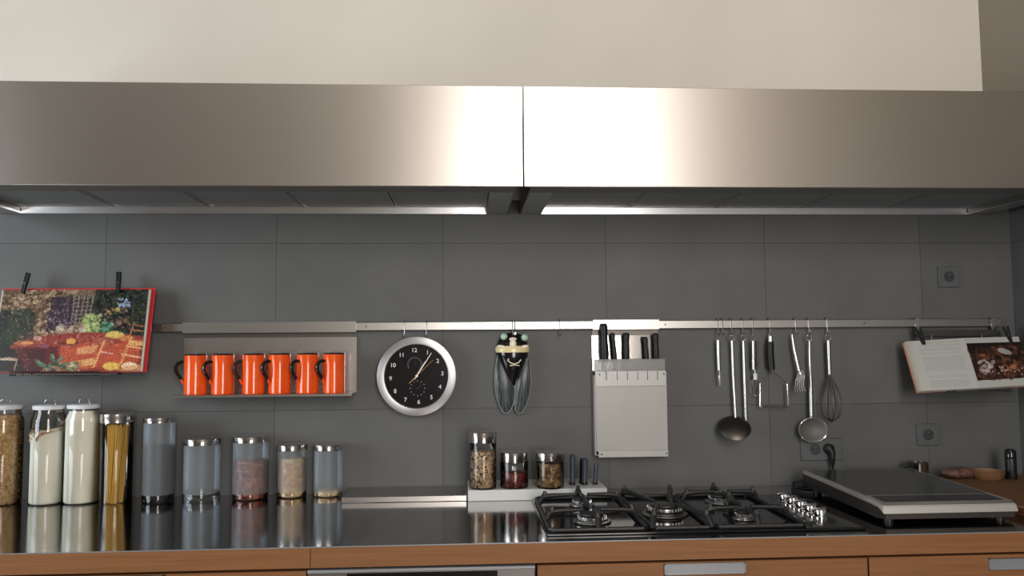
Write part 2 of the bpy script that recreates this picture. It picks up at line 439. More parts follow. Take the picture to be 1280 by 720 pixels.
def hood(label, xb0, xb1, xf0, xf1, side):
    t = thing('extractor_hood', label, 'extractor hood', ((xb0+xb1)/2, -.26, ZH), 'stainless extractor hoods')
    MB().box(xf0, xf1, YH, YH+.012, ZH, ZT, .0015).build('front_panel', M['fascia'], t)
    b = MB()                                                   # case: top, sides, back
    b.box(xb0, xb1, YH+.012, -.001, ZT-.012, ZT-.001); b.box(xb0, xb0+.004, YH+.012, -.001, ZH, ZT-.012); b.box(xb1-.004, xb1, YH+.012, -.001, ZH, ZT-.012)
    b.box(xb0, xb1, -.006, -.001, ZH, ZT-.012)
    b.build('case', M['hooddark'], t)
    # underside: outer rim ring with a recess for the filters
    i0, i1, j0, j1 = xb0+.078, xb1-.078, YH+.095, -.020; r = MB(); zr = ZH+.003
    r.box(xb0+.004, xb1-.004, YH+.012, j0, zr-.003, zr+.004); r.build('underside_rim', M['hooddark'], t)
    for a_, b_ in ((xb0+.004, i0), (i1, xb1-.004)): MB().box(a_, b_, j0, -.006, zr-.003, zr+.004).build('side_rim', M['rimsteel'], t, 'pale steel side strip of the underside')
    MB().prism([(i0, -.014, zr-.003), (i0, -.019, zr+.027), (i0, -.006, zr+.027), (i0, -.006, zr-.003)], (i1-i0, 0, 0)).build('rear_rim', M['rimsteel'], t, 'bright steel face along the wall')
    w = MB()                                                    # recess walls
    w.box(i0-.002, i0, j0, j1, zr+.004, zr+.03); w.box(i1, i1+.002, j0, j1, zr, zr+.03); w.box(i0, i1, j0-.002, j0, zr, zr+.03); w.box(i0, i1, j1, j1+.002, zr+.027, zr+.03)
    w.box(i0, i1, j0, j1, zr+.03, zr+.034); w.build('recess', M['hooddark'], t)
    n = 5; dx = (i1-i0)/n
    for k in range(n):
        f = MB().box(i0+k*dx+.004, i0+(k+1)*dx-.004, j0+.004, j1-.004, zr+.023, zr+.028, .001).build('grease_filter', M['filter'], t)
        e = MB(); x0, x1 = i0+k*dx+.002, i0+(k+1)*dx-.002; y0, y1 = j0+.002, j1-.002
        e.box(x0, x1, y0, y0+.006, zr+.0195, zr+.0245); e.box(x0, x1, y1-.006, y1, zr+.0195, zr+.0245); e.box(x0, x0+.005, y0, y1, zr+.0195, zr+.0245); e.box(x1-.005, x1, y0, y1, zr+.0195, zr+.0245)
        e.build('filter_frame', M['rimsteel'], f)
    for k in range(4):
        x = i0+(k+.72)*dx*1.12
        l = MB().lathe([(.0, 0), (.024, 0), (.028, .003), (.028, .008)], (x, j0+.05, zr+.014), 24).build('hood_lamp', M['lamp'], t)
    for k in range(5):
        x = (i1-.075 if side < 0 else i1-.03)-.02*k
        MB().lathe([(0, 0), (.0045, 0), (.0045, .004)], (x, j0+.03, zr+.014), 12).build('button', M['led'], t)
    return t


hood('left stainless steel extractor hood above the mugs and clock', -2.169, -.3625, -2.169, -.3415, -1)
hood('right stainless steel extractor hood above the knives and utensils', -.3175, 1.459, -.3385, 1.4755, 1)

# ------------------------------------------------------------------ rail
RZ0, RZ1, RY0, RY1 = 1.4975, 1.5265, -.024, -.008
t = thing('wall_rail', 'long flat stainless steel rail screwed across the grey tiles', 'rail', (0, 0, RZ0))
MB().box(-2.3, -.3405, RY0, RY1, RZ0, RZ1, .0015).build('rail_section', M['rail'], t)
MB().box(-.3395, 1.488, RY0, RY1, RZ0, RZ1, .0015).build('rail_section', M['rail'], t)
for x in (-1.58, -.875, -.385, -.30, .212, .96, 1.44):
    MB().lathe([(.0055, 0), (.0055, .004)], (x, -.0005, (RZ0+RZ1)/2), 12, axis='y').lathe([(.0, .0252), (.0028, .0250), (.0034, .0235)], (x, 0, (RZ0+RZ1)/2), 12, axis='y').build('screw', M['darksteel'], t)
    MB().box(x-.008, x+.008, RY1-.001, -.0002, RZ0+.006, RZ1-.006).build('bracket', M['darksteel'], t)


def hook_mesh(drop, r=.0017, sway=0.):
    """S-shaped wire hook over the rail; origin on the rail's top"""
    pts = []
    pts += [(0, -.002, -.012), (0, -.0025, -.001)]
    for k in range(7):
        a = PI*k/6; pts.append((0, -.0145+.0115*math.cos(a), .0032+.004*math.sin(a)))
    pts += [(sway*.5, -.0262, -drop*.5), (sway, -.0262, -drop+.012)]
    for k in range(1, 8):
        a = PI*k/7; pts.append((sway, -.0262-.007*(1-math.cos(a)), -drop+.012-.009*math.sin(a)))
    pts.append((sway, -.0402, -drop+.018))
    return MB().tube(pts, r, 8)


hooks = []
hk = hook_mesh(.057).build('rail_hook', M['sat'])
first = True


def hook(px, what, sway=None):
    global first
    p = P(px, 404, -.03)
    o = hk if first else hk.copy()
    if not first: C.objects.link(o)
    first = False
    o.location = (p.x, 0, RZ1); tag(o, what, 'hook', 'wire hooks hanging on the steel rail'); return p.x


def hx(px, y=410): return P(px, y, -.03).x


# ------------------------------------------------------------------ mug shelf and mugs
x0, x1 = -1.5178, -.9095; zs = 1.2785
t = thing('mug_shelf', 'stainless steel shelf hooked on the rail under the six orange mugs', 'shelf', ((x0+x1)/2, -.06, zs))
MB().box(x0, x1, -.0285, -.0262, 1.4925, 1.5283).box(x0, x1, -.0285, -.006, 1.5283, 1.5303).box(x0, x1, -.008, -.006, 1.515, 1.5283).build('rail_clip', M['rail'], t)
MB().box(x0, x1, -.0075, -.0055, zs, 1.475).build('back_plate', M['shelfsteel'], t)
MB().box(x0+.002, x1-.002, -.004, -.0012, zs, 1.53).build('hanger_plate', M['darksteel'], t)
MB().box(x0, x1, -.125, -.0075, zs-.0025, zs).box(x0, x1, -.1265, -.1245, zs-.007, zs+.0005).build('tray', M['shelfsteel'], t)
mx = [244.5, 278.5, 317, 349.5, 384.5, 417.5]


def make_mug(loc, label):
    t = thing('mug', label, 'mug', loc, 'orange mugs in a row on the steel shelf', world=False)
    R, H = .0375, .139
    MB().lathe([(0, 0), (R*.92, 0), (R, .003), (R, H-.002), (R-.0012, H), (R-.0028, H-.002), (R-.003, .008), (0, .006)], seg=48).build('body', M['mug'], t)
    MB().lathe([(R+.0003, H-.0035), (R+.0006, H-.001), (R-.001, H+.0012), (R-.0032, H-.001), (R-.0032, H-.0035)], seg=48).build('rim', M['gblack'], t, 'thin black rim')
    a = PI+.0
    pts = []; prof = [(.034, .112), (.046, .1135), (.058, .109), (.066, .098), (.066, .084), (.059, .071), (.050, .058), (.043, .047)]
    for (r, z) in prof: pts.append((r*math.cos(a), r*math.sin(a), z))
    h = MB().tube(pts, [.0058, .0058, .006, .0062, .0062, .006, .0056, .0052], 10, flat=1.4).build('handle', M['gblack'], t, 'glossy black handle')
    MB().tube([(-.050, 0, .058), (-.043, 0, .047), (-.0365, 0, .034)], [.0050, .0052, .0035], 10, flat=1.5).ball((-.037, 0, .112), (.006, .0075, .008), 2).build('handle_root', M['mug'], t, 'orange stub where the handle joins')
    return t


names = ['leftmost orange mug, its black handle clear of the others', 'second orange mug from the left end of the steel shelf', 'third orange mug from the left end of the steel shelf',
         'fourth orange mug from the left end of the steel shelf', 'fifth orange mug from the left, next to the last one', 'rightmost orange mug, at the clock end of the steel shelf']
mg = None
for i, (px, rz) in enumerate(zip(mx, (.0, .62, .36, .74, .80, .66))):
    loc = (P(px, 470, -.075).x, -.075, zs+.0002)
    if i == 0: mg = make_mug(loc, names[0]); mg.rotation_euler.z = .1
    else: dup(mg, loc, names[i], rz=rz)

# ------------------------------------------------------------------ clock
cc = P(520.5, 470.3, -.05); R = .1405; d = -.015
t = thing('wall_clock', 'round wall clock with brushed metal ring and black dial', 'clock', (cc.x, -.030, cc.z), world=False)
MB().lathe([(R-.006, -.004), (R-.004, 0), (R-.001, .014), (R, .0165), (R-.001, .0185), (R-.014, .0215), (R-.026, .0205), (R-.0275, .019), (R-.028, .013), (R-.03, .010)], seg=96, axis='y').build('case_ring', M['ring'], t)
MB().lathe([(0, -.004), (R-.012, -.004)], seg=64, axis='y').lathe([(0, .012), (R-.027, .012)], seg=64, axis='y').build('dial', M['gblack'], t)
tilt = math.radians(5)
dg = None


def numerals():
    bm = bmesh.new()
    for n in range(1, 13):
        cu = bpy.data.curves.new('n', 'FONT'); cu.body = str(n); cu.size = .0205; cu.align_x = 'CENTER'; cu.align_y = 'CENTER'; cu.extrude = .0003; cu.offset = .0003
        o = bpy.data.objects.new('n', cu); C.objects.link(o); bpy.context.view_layer.update()
        me = bpy.data.meshes.new_from_object(o.evaluated_get(bpy.context.evaluated_depsgraph_get()))
        a = PI/2-2*PI*n/12+tilt; rr = R*.655
        me.transform(Matrix.Translation((rr*math.cos(a), -.0132, rr*math.sin(a))) @ Matrix.Rotation(0, 4, 'Y') @ Matrix.Rotation(PI/2, 4, 'X'))
        bm.from_mesh(me); bpy.data.objects.remove(o); bpy.data.curves.remove(cu); bpy.data.meshes.remove(me)
    return bm


mb = MB(); mb.bm.free(); mb.bm = numerals()
mb.build('numerals', M['text'], t, smooth=0)


def ray(mb, a, r0, r1, w, y, th=.0008):
    c, s = math.cos(a), math.sin(a); nx, nz = -s, c
    q = [(r0*c-nx*w, y, r0*s-nz*w), (r1*c-nx*w*.6, y, r1*s-nz*w*.6), (r1*c+nx*w*.6, y, r1*s+nz*w*.6), (r0*c+nx*w, y, r0*s+nz*w)]
    return mb.prism(q, (0, -th, 0))


mb = MB()
for n in range(12): ray(mb, 2*PI*n/12+tilt, R*.765, R*.78, .0012, -.0125)
mb.build('hour_marks', M['faint'], t, smooth=0)
mb = MB()
for k in range(15):
    a = math.radians(-30+k*17); x, z = -.006+.0245*math.cos(a), .0415+.0245*math.sin(a)
    mb.box(x-.0016, x+.0016, -.0135, -.0124, z-.0026, z+.0026, rot=Matrix.Rotation(-(a-PI/2), 3, 'Y'))
sd = mb.build('thermometer_dial', M['faint'], t, 'faint arc of small marks above the centre')
MB().box(-.008, -.0045, -.0135, -.0124, .040, .0415).box(-.0095, -.0055, -.0135, -.0124, .052, .053).build('pointer', M['redprint'], sd)
mb = MB()
for k in range(12):
    a = 2*PI*k/12; x, z = .004+.0262*math.cos(a), -.043+.0262*math.sin(a)
    mb.box(x-.0022, x+.0022, -.0135, -.0124, z-.0022, z+.0022)
sd = mb.build('humidity_dial', M['faint'], t, 'faint ring of small marks below the centre')
mb = MB(); mb.tube([(.002, -.0136, -.044), (.018, -.0136, -.029)], .0006, 6).ball((.002, -.0136, -.044), .0018, 1).build('pointer', M['bluegrey'], sd)
am = math.atan2(470.3-441, 539.5-520.5)
ray(MB(), am+.02, -.012, .062, .0026, -.015).build('hour_hand', M['hand'], t)
ray(MB(), am, -.010, .098, .0019, -.0168).build('minute_hand', M['hand'], t)
a2 = math.radians(44)
ray(ray(MB(), a2, -.010, .082, .0006, -.0185, .0005), a2+PI, .0, .037, .0013, -.0185, .0005).build('second_hand', M['gold'], t)
MB().lathe([(.0045, .0125), (.0045, .0198), (0, .0205)], seg=20, axis='y').build('centre_pin', M['hand'], t)
lab = {}
hk2 = hook_mesh(.062, .0014)
hook(505.5, 'left of the two wire hooks holding up the round clock')
hook(533, 'right of the two wire hooks holding up the round clock')
hook(640.5, 'wire hook from which the cicada ornament hangs')
hook(700, 'empty wire hook between the cicada ornament and the knife holder')

# ------------------------------------------------------------------ cicada
ci = P(640, 470, -.04); S = 1/347.


def c3(px, py, Y): return (P(px, py, -.04).x, Y, P(px, py, -.04).z)


t = thing('cicada_ornament', 'glazed ceramic cicada ornament with grey folded wings on the rail', 'ornament', (ci.x, -.01, P(640, 518, -.04).z))
prof = [(416, 5, .012), (418, 11, .022), (422, 16, .034), (427, 18.5, .042), (432, 20, .046), (438, 20.5, .050), (446, 19, .052), (456, 15.5, .048), (466, 11, .040), (476, 6.5, .030), (486, 3, .018), (492, 1, .008)]


def sec(py, hw, dp, n=24, grow=0.):
    c = P(641, py, -.04); out = []
    for k in range(n):
        a = 2*PI*k/n; x = math.cos(a)*(hw*S+grow); y = math.sin(a)
        yy = -.010-(dp+grow)*max(0, y)**.8 if y > 0 else -.010-.0*y
        out.append((c.x+x, yy if y > 0 else -.010+.004*abs(y), c.z))
    return out


MB().loft([sec(*q) for q in prof]).build('body', M['gblack'], t)
mb = MB().loft([sec(432.5, 20.0, .0460, grow=.0014), sec(435, 20.7, .048, grow=.0028), sec(438, 20.8, .050, grow=.0028), sec(440.5, 20.4, .0508, grow=.0014)]); mb.build('collar', M['cream'], t, 'cream band behind the head')


def front_y(px, py):
    """front surface of the body at a measured point"""
    for (a, b) in zip(prof, prof[1:]):
        if a[0] <= py <= b[0]:
            f = (py-a[0])/(b[0]-a[0]); hw = a[1]+(b[1]-a[1])*f; dp = a[2]+(b[2]-a[2])*f
            u = min(.999, abs(px-641)/hw); return -.010-dp*max(0, math.sqrt(1-u*u))**.8
    return -.02


def blob(mb, px, py, rx, ry, th=.003, rot=0):
    mb.ball((c3(px, py, 0)[0], front_y(px, py)+.000, c3(px, py, 0)[2]), (rx*S, th, ry*S), 2, Matrix.Rotation(rot, 3, 'Y'))


mb = MB(); blob(mb, 641, 430.5, 4.2, 7, .004); blob(mb, 641, 424, 5, 2.5, .004); blob(mb, 628, 434, 7, 2.6, .004, .25); blob(mb, 654, 434, 7, 2.6, .004, -.25); mb.build('face_markings', M['ivory'], t)
mb = MB(); mb.ball(c3(630.2, 421, -.034), .0132, 3); mb.build('eye', M['eye'], t)
mb = MB(); mb.ball(c3(656.0, 422, -.034), .0132, 3); mb.build('eye', M['eye'], t)


def line3(mb, pts, r, lift=.0015):
    mb.tube([(c3(x, y, 0)[0], front_y(x, y)-lift, c3(x, y, 0)[2]) for x, y in pts], r, 8)


mb = MB(); line3(mb, [(634, 450), (638, 453.5), (643, 455), (648, 453), (651, 449.5)], .0022); line3(mb, [(637, 457), (643, 456), (649, 457)], .002); line3(mb, [(634, 450), (636, 448)], .0015)
mb.build('back_marking', M['ivory'], t, 'ivory crossed mark on the back')


def wing(side):
    # outline (photo measures) of one folded wing, domed
    if side < 0: o = [(624, 438), (630, 448), (637, 462), (642, 476), (644.5, 490), (643, 503), (639, 513), (634.5, 517.5), (629, 516), (624.5, 508), (620.5, 495), (618.6, 480), (619, 465), (621, 450)]
    else: o = [(660, 438), (662.5, 452), (664, 466), (664, 480), (662, 494), (658.5, 507), (653.5, 516), (648, 518), (644.5, 513), (643.5, 503), (644, 490), (646, 476), (650, 462), (656, 448)]
    cx = sum(p[0] for p in o)/len(o); cy = sum(p[1] for p in o)/len(o)
    mb = MB(); rings = []
    for f in (1, .85, .6, .3):
        h = .020+.016*(1-f**2)
        rings.append([mb.bm.verts.new(c3(cx+(x-cx)*f, cy+(y-cy)*f, -h-.010*(1-abs(y-478)/45))) for x, y in o])
    n = len(o)
    for A, B in zip(rings, rings[1:]):
        for k in range(n): mb.bm.faces.new((A[k], A[(k+1) % n], B[(k+1) % n], B[k]))
    mb.bm.faces.new(rings[-1])
    back = [mb.bm.verts.new(c3(x, y, -.011)) for x, y in o]
    for k in range(n): mb.bm.faces.new((back[k], back[(k+1) % n], rings[0][(k+1) % n], rings[0][k]))
    mb.bm.faces.new(back[::-1])
    w = mb.build('wing', M['wing'], t)

    def ys(x, y):
        # dome height again, by the nearest scaled ring
        best = 1
        dx, dy = x-cx, y-cy; a = math.atan2(dy, dx); rad = math.hypot(dx, dy); R_ = 1e9
        for k in range(n):
            p, q = o[k], o[(k+1) % n]; ex, ey = q[0]-p[0], q[1]-p[1]; den = dx*ey-dy*ex
            if abs(den) < 1e-9: continue
            tt = ((p[0]-cx)*ey-(p[1]-cy)*ex)/den; uu = ((p[0]-cx)*dy-(p[1]-cy)*dx)/den
            if tt > 0 and -1e-6 <= uu <= 1+1e-6: R_ = min(R_, tt)
        f = min(1, 1/R_ if R_ < 1e9 else 0)
        yy = cy+(y-cy)
        return -(.020+.016*(1-f**2))-.010*(1-abs(yy-478)/45)-.0006
    v = MB(); e = [(c3(x, y, 0)[0], ys(x, y)-.0, c3(x, y, 0)[2]) for x, y in o]; v.tube(e, .0021, 8, closed=True)
    root = (627, 446) if side < 0 else (657.5, 446)
    tips = o[5:12] if side < 0 else o[3:9]
    for k, (tx, ty) in enumerate(tips):
        pts = []
        bend = (-3 if side < 0 else 3)*(1-.3*k)
        for q in range(9):
            f = q/8; x = root[0]+(tx-root[0])*f; y = root[1]+(ty-root[1])*f
            x += bend*math.sin(PI*f)*.6; pts.append((x, y))
        pts = [(cx+(x-cx)*.96, cy+(y-cy)*.97) for x, y in pts]
        v.tube([(c3(x, y, 0)[0], ys(x, y), c3(x, y, 0)[2]) for x, y in pts], .00055, 6)
    v.build('wing_veins', M['vein'], w)


wing(-1); wing(1)
MB().tube([(c3(640.5, 0, 0)[0]+.004*math.cos(a), -.034, P(640, 417, -.04).z+.004*math.sin(a)) for a in [2*PI*k/12 for k in range(12)]], .001, 6, closed=True).build('hanging_loop', M['sat'], t)

# ------------------------------------------------------------------ knife holder
kx0, kx1 = -.0575, .1895
t = thing('knife_holder', 'steel and pale acrylic knife holder hanging from the rail', 'knife holder', ((kx0+kx1)/2, -.03, 1.04))
MB().box(kx0+.002, kx1-.001, -.0285, -.0262, 1.4955, 1.5285).box(kx0+.002, kx1-.001, -.0285, -.006, 1.5285, 1.5305).build('rail_clip', M['rail'], t)
MB().box(kx0+.002, kx1-.001, -.0055, -.002, 1.40, 1.53).build('hanger_plate', M['darksteel'], t)
MB().box(kx0, kx1-.004, -.010, -.0075, 1.05, 1.474).build('back_plate', M['mirror'], t, 'polished steel plate behind the knives')
b = MB(); b.box(kx0+.0045, kx1+.016, -.052, -.048, 1.060, 1.340, .001); b.box(kx0, kx0+.004, -.050, -.010, 1.046, 1.33); b.build('front_panel', M['frostplex'], t)
MB().box(kx0+.006, kx1+.012, -.048, -.010, 1.044, 1.048).build('base', M['frostplex'], t)
MB().box(kx0+.011, kx1+.016, -.056, -.0525, 1.039, 1.062, .0008).build('bottom_strip', M['strip'], t)
MB().box(kx0+.001, kx1+.011, -.055, -.051, 1.388-.047, 1.388, .0008).build('upper_band', M['plexi'], t)
slots = [757.3, 771.4, 784, 797, 809.2, 821.7]
sx = [P(q, 470, -.055).x for q in slots]
b = MB(); zb0, zb1 = 1.292, 1.345; edges = [kx0+.001]
# slotted band: pieces between the slots, closed below
w = .0011; prev = kx0+.003
for i, x in enumerate(sx):
    ww = .0055/2+.0005 if i == 0 else w
    b.box(prev, x-ww, -.0575, -.0535, zb0+.020, zb1); prev = x+ww
b.box(prev, kx1+.012, -.0575, -.0535, zb0+.020, zb1); b.box(kx0+.003, kx1+.012, -.0575, -.0535, zb0, zb0+.020)
b.build('slotted_band', M['strip'], t)
b = MB(); b.box(kx0+.004, kx1+.011, -.0533, -.0525, zb0+.002, zb1-.001); b.build('slot_backing', M['gblack'], t)
for (x, z) in ((kx0+.018, 1.334), (kx1+.004, 1.334), (kx0+.022, 1.051), (kx1+.009, 1.051)):
    MB().lathe([(.0032, .055), (.0032, .0592), (0, .060)], (x, 0, z), 12, axis='y').build('screw', M['darksteel'], t)


def knife(label, px_top, px_bot, ytop, wt, wb, blade, style=0, Y=-.035):
    xt, xb = P(px_top, ytop, Y), P(px_bot, 452, Y)
    t = thing('kitchen_knife', label, 'knife', (xb.x, Y, 1.1), 'knives standing in the wall holder')
    n = 9; ring = []
    mb = MB()
    pts, rr = [], []
    for k in range(n):
        f = k/(n-1); z = xb.z+(xt.z-xb.z)*f; x = xb.x+(xt.x-xb.x)*f
        w_ = (wb+(wt-wb)*f)*S/2*1.15*(1+.10*math.sin(f*PI*2.2)); pts.append((x, Y, z)); rr.append(w_)
    rr[-1] *= .62; pts.insert(-1, (pts[-1][0], Y, pts[-1][2]-.004)); rr.insert(-1, wt*S/2*.95)
    mb.tube(pts, rr, 14, flat=1.1); mb.build('handle', M['black'], t)
    x = blade
    MB().box(x-.0009, x+.0009, Y-.010, Y+.010, 1.10, xb.z+.004).build('blade', M['sat'], t)
    if style == 1:
        MB().tube([(xt.x, Y-.0070, xt.z-.014), (xb.x, Y-.0085, xb.z+.002)], .0011, 8).build('tang', M['sat'], t, 'bright steel strip along the handle')
    if style == 2:
        for f in (.25, .5, .75): MB().ball((xb.x+(xt.x-xb.x)*f, Y-.0075, xb.z+(xt.z-xb.z)*f), .0014, 1).build('rivet', M['sat'], t)
    return t


knife('tallest knife, thick black handle at the left end of the holder', 754.2, 756.2, 404.5, 9.4, 8.4, sx[0])
knife('slim black-handled knife, second from the left end of the holder', 765.5, 769.0, 416, 5.5, 4.6, sx[1])
knife('thick black-handled knife in the middle of the wall holder', 782.8, 783.2, 416, 7.6, 5.6, sx[2])
knife('short black-handled knife with a bright steel stripe', 806.3, 808.4, 421, 6, 4.8, sx[4], 1)
knife('black-handled knife at the right end of the wall holder', 819.3, 820.6, 416.5, 7, 5.2, sx[5], 2)

# ------------------------------------------------------------------ hanging utensils
UY = -.0375


def U(px, py, Y=UY): p = P(px, py, Y); return (p.x, Y, p.z)


def ring_at(mb, px, py, rpx, r, Y=UY):
    c = Vector(U(px, py, Y)); mb.tube([(c.x+rpx*S*math.cos(2*PI*k/16), Y, c.z+rpx*S*math.sin(2*PI*k/16)) for k in range(16)], r, 8, closed=True); return mb


def utensil(name, label, cat, px, py): return thing(name, label, cat, U(px, py))


hook(897.5, 'wire hook holding the vegetable peeler at the left of the utensils')
hook(903.5, 'empty wire hook beside the one with the peeler')
hook(914.5, 'wire hook holding the long-handled skimmer')
hook(929, 'wire hook holding the long-handled ladle')
hook(941.5, 'wire hook holding the small wire beater')
hook(963, 'wire hook holding the potato masher')
hook(995, 'wire hook holding the slotted pasta server')
hook(1011.5, 'wire hook holding the round sieve')
hook(1034.5, 'wire hook holding the balloon whisk')
# peeler
t = utensil('vegetable_peeler', 'small steel vegetable peeler hanging at the left end of the utensils', 'peeler', 898, 482)
MB().tube([U(896.3, 425), U(896, 419), U(898, 416.5), U(900.2, 419), U(900.2, 425)], .0010, 8).build('hanging_loop', M['chrome'], t)
MB().tube([U(898, 425), U(898.2, 440), U(899, 463)], [.0078, .0072, .0070], 14, flat=.6).build('handle', M['sat'], t)
MB().tube([U(896.6, 463), U(896.6, 476)], .0010, 8).tube([U(902.2, 463), U(902.2, 476)], .0010, 8).build('blade_arm', M['chrome'], t)
MB().box(U(899.3, 472)[0]-.0028, U(899.3, 472)[0]+.0028, UY-.002, UY+.001, U(899, 482)[2], U(899, 463)[2], .0008).build('blade', M['chrome'], t)
# skimmer (shallow dark disc) and ladle
t = utensil('skimmer', 'long-handled skimmer with a wide dark shallow bowl', 'skimmer', 917, 549)
mb = ring_at(MB(), 915, 422.3, 3.3, .0021); mb.build('hanging_ring', M['chrome'], t)
MB().tube([U(915.3, 426), U(917, 470), U(920, 522, UY-.004)], [.0052, .0058, .0052], 12, flat=.5).build('handle', M['sat'], t)
c = Vector(U(917, 534.5, UY-.012)); mb = MB(); prf = [(0, .014), (.02, .0128), (.038, .0095), (.050, .004), (.0565, -.001), (.0575, 0), (.0555, .0015), (.049, .0062), (.036, .012), (0, .0165)]
mb.lathe(prf, seg=40)
rot = Matrix.Rotation(math.radians(-9), 3, 'Y') @ Matrix.Rotation(math.radians(42), 3, 'X')
for v in mb.bm.verts: v.co = rot @ v.co+c+Vector((0, -.012, 0))
mb.build('bowl', M['darksteel'], t, 'dark round shallow bowl')
t = utensil('ladle', 'long-handled steel ladle hanging right of the skimmer', 'ladle', 930, 547)
mb = ring_at(MB(), 929.5, 422.3, 3.4, .0023); mb.build('hanging_ring', M['chrome'], t)
MB().tube([U(929.6, 426), U(931, 470), U(933, 526)], [.0052, .0060, .0055], 12, flat=.5).build('handle', M['sat'], t)
mb = MB(); mb.lathe([(.030, 0), (.029, -.012), (.021, -.024), (.010, -.029), (0, -.030), ], seg=28); mb.lathe([(.030, 0), (.028, -.011), (.020, -.022), (0, -.0275)], seg=28)
c = Vector(U(927, 535, UY+.0))
for v in mb.bm.verts: v.co = Vector((v.co.x, v.co.y*.32, v.co.z*.8))+c+Vector((0, .013, .012))
mb.build('bowl', M['darksteel'], t)
# small beater
t = utensil('small_beater', 'small hanging beater with a steel handle and a round wire loop', 'beater', 944, 495)
MB().tube([U(939.7, 426), U(939.5, 420), U(941.8, 417.5), U(944, 420), U(944, 426)], .0010, 8).build('hanging_loop', M['chrome'], t)
MB().tube([U(941.5, 426), U(942, 462)], .0062, 14).build('handle', M['sat'], t)
MB().tube([U(946.3, 426, UY+.006), U(946.8, 462, UY+.006)], .004, 10).ball(U(945.8, 455), (.004, .004, .006), 2).build('crank', M['darksteel'], t)
MB().tube([U(943.3, 462), U(943.8, 467)], .002, 8).tube([U(944, 467), U(944.2, 474.5)], .0072, 14).build('collar', M['lidwhite'], t, 'pale collar above the wire loop')
mb = MB(); c = Vector(U(944.5, 484))
for q in range(4):
    a = q*PI/4; mb.tube([(c.x+.0225*math.sin(2*PI*k/24)*math.cos(a), c.y+.012*math.sin(2*PI*k/24)*math.sin(a), c.z+.032*math.cos(2*PI*k/24)) for k in range(24)], .0007, 6, closed=True)
mb.build('wire_loop', M['chrome'], t)
# masher
t = utensil('potato_masher', 'potato masher with a thick black grip and a wavy steel bar', 'potato masher', 968, 509)
mb = MB().tube([U(960.4, 427), U(960.2, 419.5), U(963.2, 416.5), U(966.2, 419.5), U(966, 427)], .0011, 8); mb.build('hanging_loop', M['chrome'], t)
MB().tube([U(963.2, 420), U(963.2, 427.5)], .0088, 16).build('end_cap', M['sat'], t)
MB().tube([U(963, 427), U(962.8, 440), U(964.5, 462)], [.0125, .0128, .0128], 16).build('handle', M['black'], t, 'thick black grip')
MB().tube([U(965, 462), U(966, 466.5)], .0042, 12).tube([U(966, 465), U(958, 472), U(950.2, 480.5)], .0012, 8).tube([U(966, 465), U(976, 472), U(984, 480.5)], .0012, 8).build('shank', M['darksteel'], t)
for a_, b_ in ((950.4, 950.2), (984, 985.5)): MB().tube([U(a_, 479.5), U(b_, 507.5)], .0033, 10).build('side_rod', M['chrome'], t)
pts = [U(950+35.5*k/40, 508.0) for k in range(41)]
pts = [(p[0], UY-.006+.010*math.sin(k*.9), p[2]) for k, p in enumerate(pts)]
MB().tube(pts, .0027, 8).build('mashing_bar', M['sat'], t)
# pasta server
t = utensil('pasta_server', 'angled steel server with curved slotted prongs', 'pasta server', 1000, 495)
MB().tube([U(990.5, 418), U(993, 435, UY-.006), U(999, 462, UY-.012), U(1001.5, 468, UY-.014)], [.0035, .0055, .0062, .008], 12, flat=.45).build('handle', M['sat'], t)
MB().prism([U(997, 464, UY-.012), U(994.5, 474, UY-.012), U(999, 479, UY-.012), U(1006, 472, UY-.012), U(1003.5, 463, UY-.012)], (0, -.004, 0)).build('head', M['sat'], t)
for k in range(5):
    x = 995+2.6*k; y = 474-1.2*k
    MB().tube([U(x, y, UY-.014), U(x-.6, y+6, UY-.018), U(x-1.4, y+12+k*.4, UY-.026), U(x-.4+.5*k, y+17+.6*k, UY-.034)], [.0028, .0026, .0022, .0014], 8).build('prong', M['sat'], t)
# sieve
t = utensil('sieve', 'round fine-mesh sieve hanging above the double socket', 'sieve', 1016, 553)
ring_at(MB(), 1011.6, 422.2, 3.7, .0025).build('hanging_ring', M['chrome'], t)
MB().tube([U(1011.8, 426), U(1012, 445), U(1013, 472)], [.0036, .0050, .0048], 12).tube([U(1013, 470), U(1013.6, 490), U(1014.3, 520)], [.0070, .0078, .0082], 14).build('handle', M['sat'], t)
MB().ball(U(1014.5, 522), (.010, .006, .006), 2).build('collar', M['chrome'], t)
c = Vector(U(1016.5, 537.5, UY-.006)); mb = MB(); rx, rz = 18.6*S, 15.2*S
loop = [(c.x+rx*math.cos(2*PI*k/40), c.y, c.z+rz*math.sin(2*PI*k/40)) for k in range(40)]
mb.tube(loop, .0021, 8, closed=True); mb.build('rim', M['chrome'], t)
mb = MB(); rings = []
for f, dd in ((1, 0), (.85, .008), (.6, .016), (.3, .021)):
    rings.append([mb.bm.verts.new((c.x+(x-c.x)*f, c.y+dd, c.z+(z-c.z)*f)) for x, _, z in loop])
for A, B in zip(rings, rings[1:]):
    for k in range(40): mb.bm.faces.new((A[k], A[(k+1) % 40], B[(k+1) % 40], B[k]))
mb.bm.faces.new(rings[-1]); g = mb.build('gauze', M['meshwire'], t, 'fine wire gauze bowl')
md = g.modifiers.new('thick', 'SOLIDIFY'); md.thickness = .001
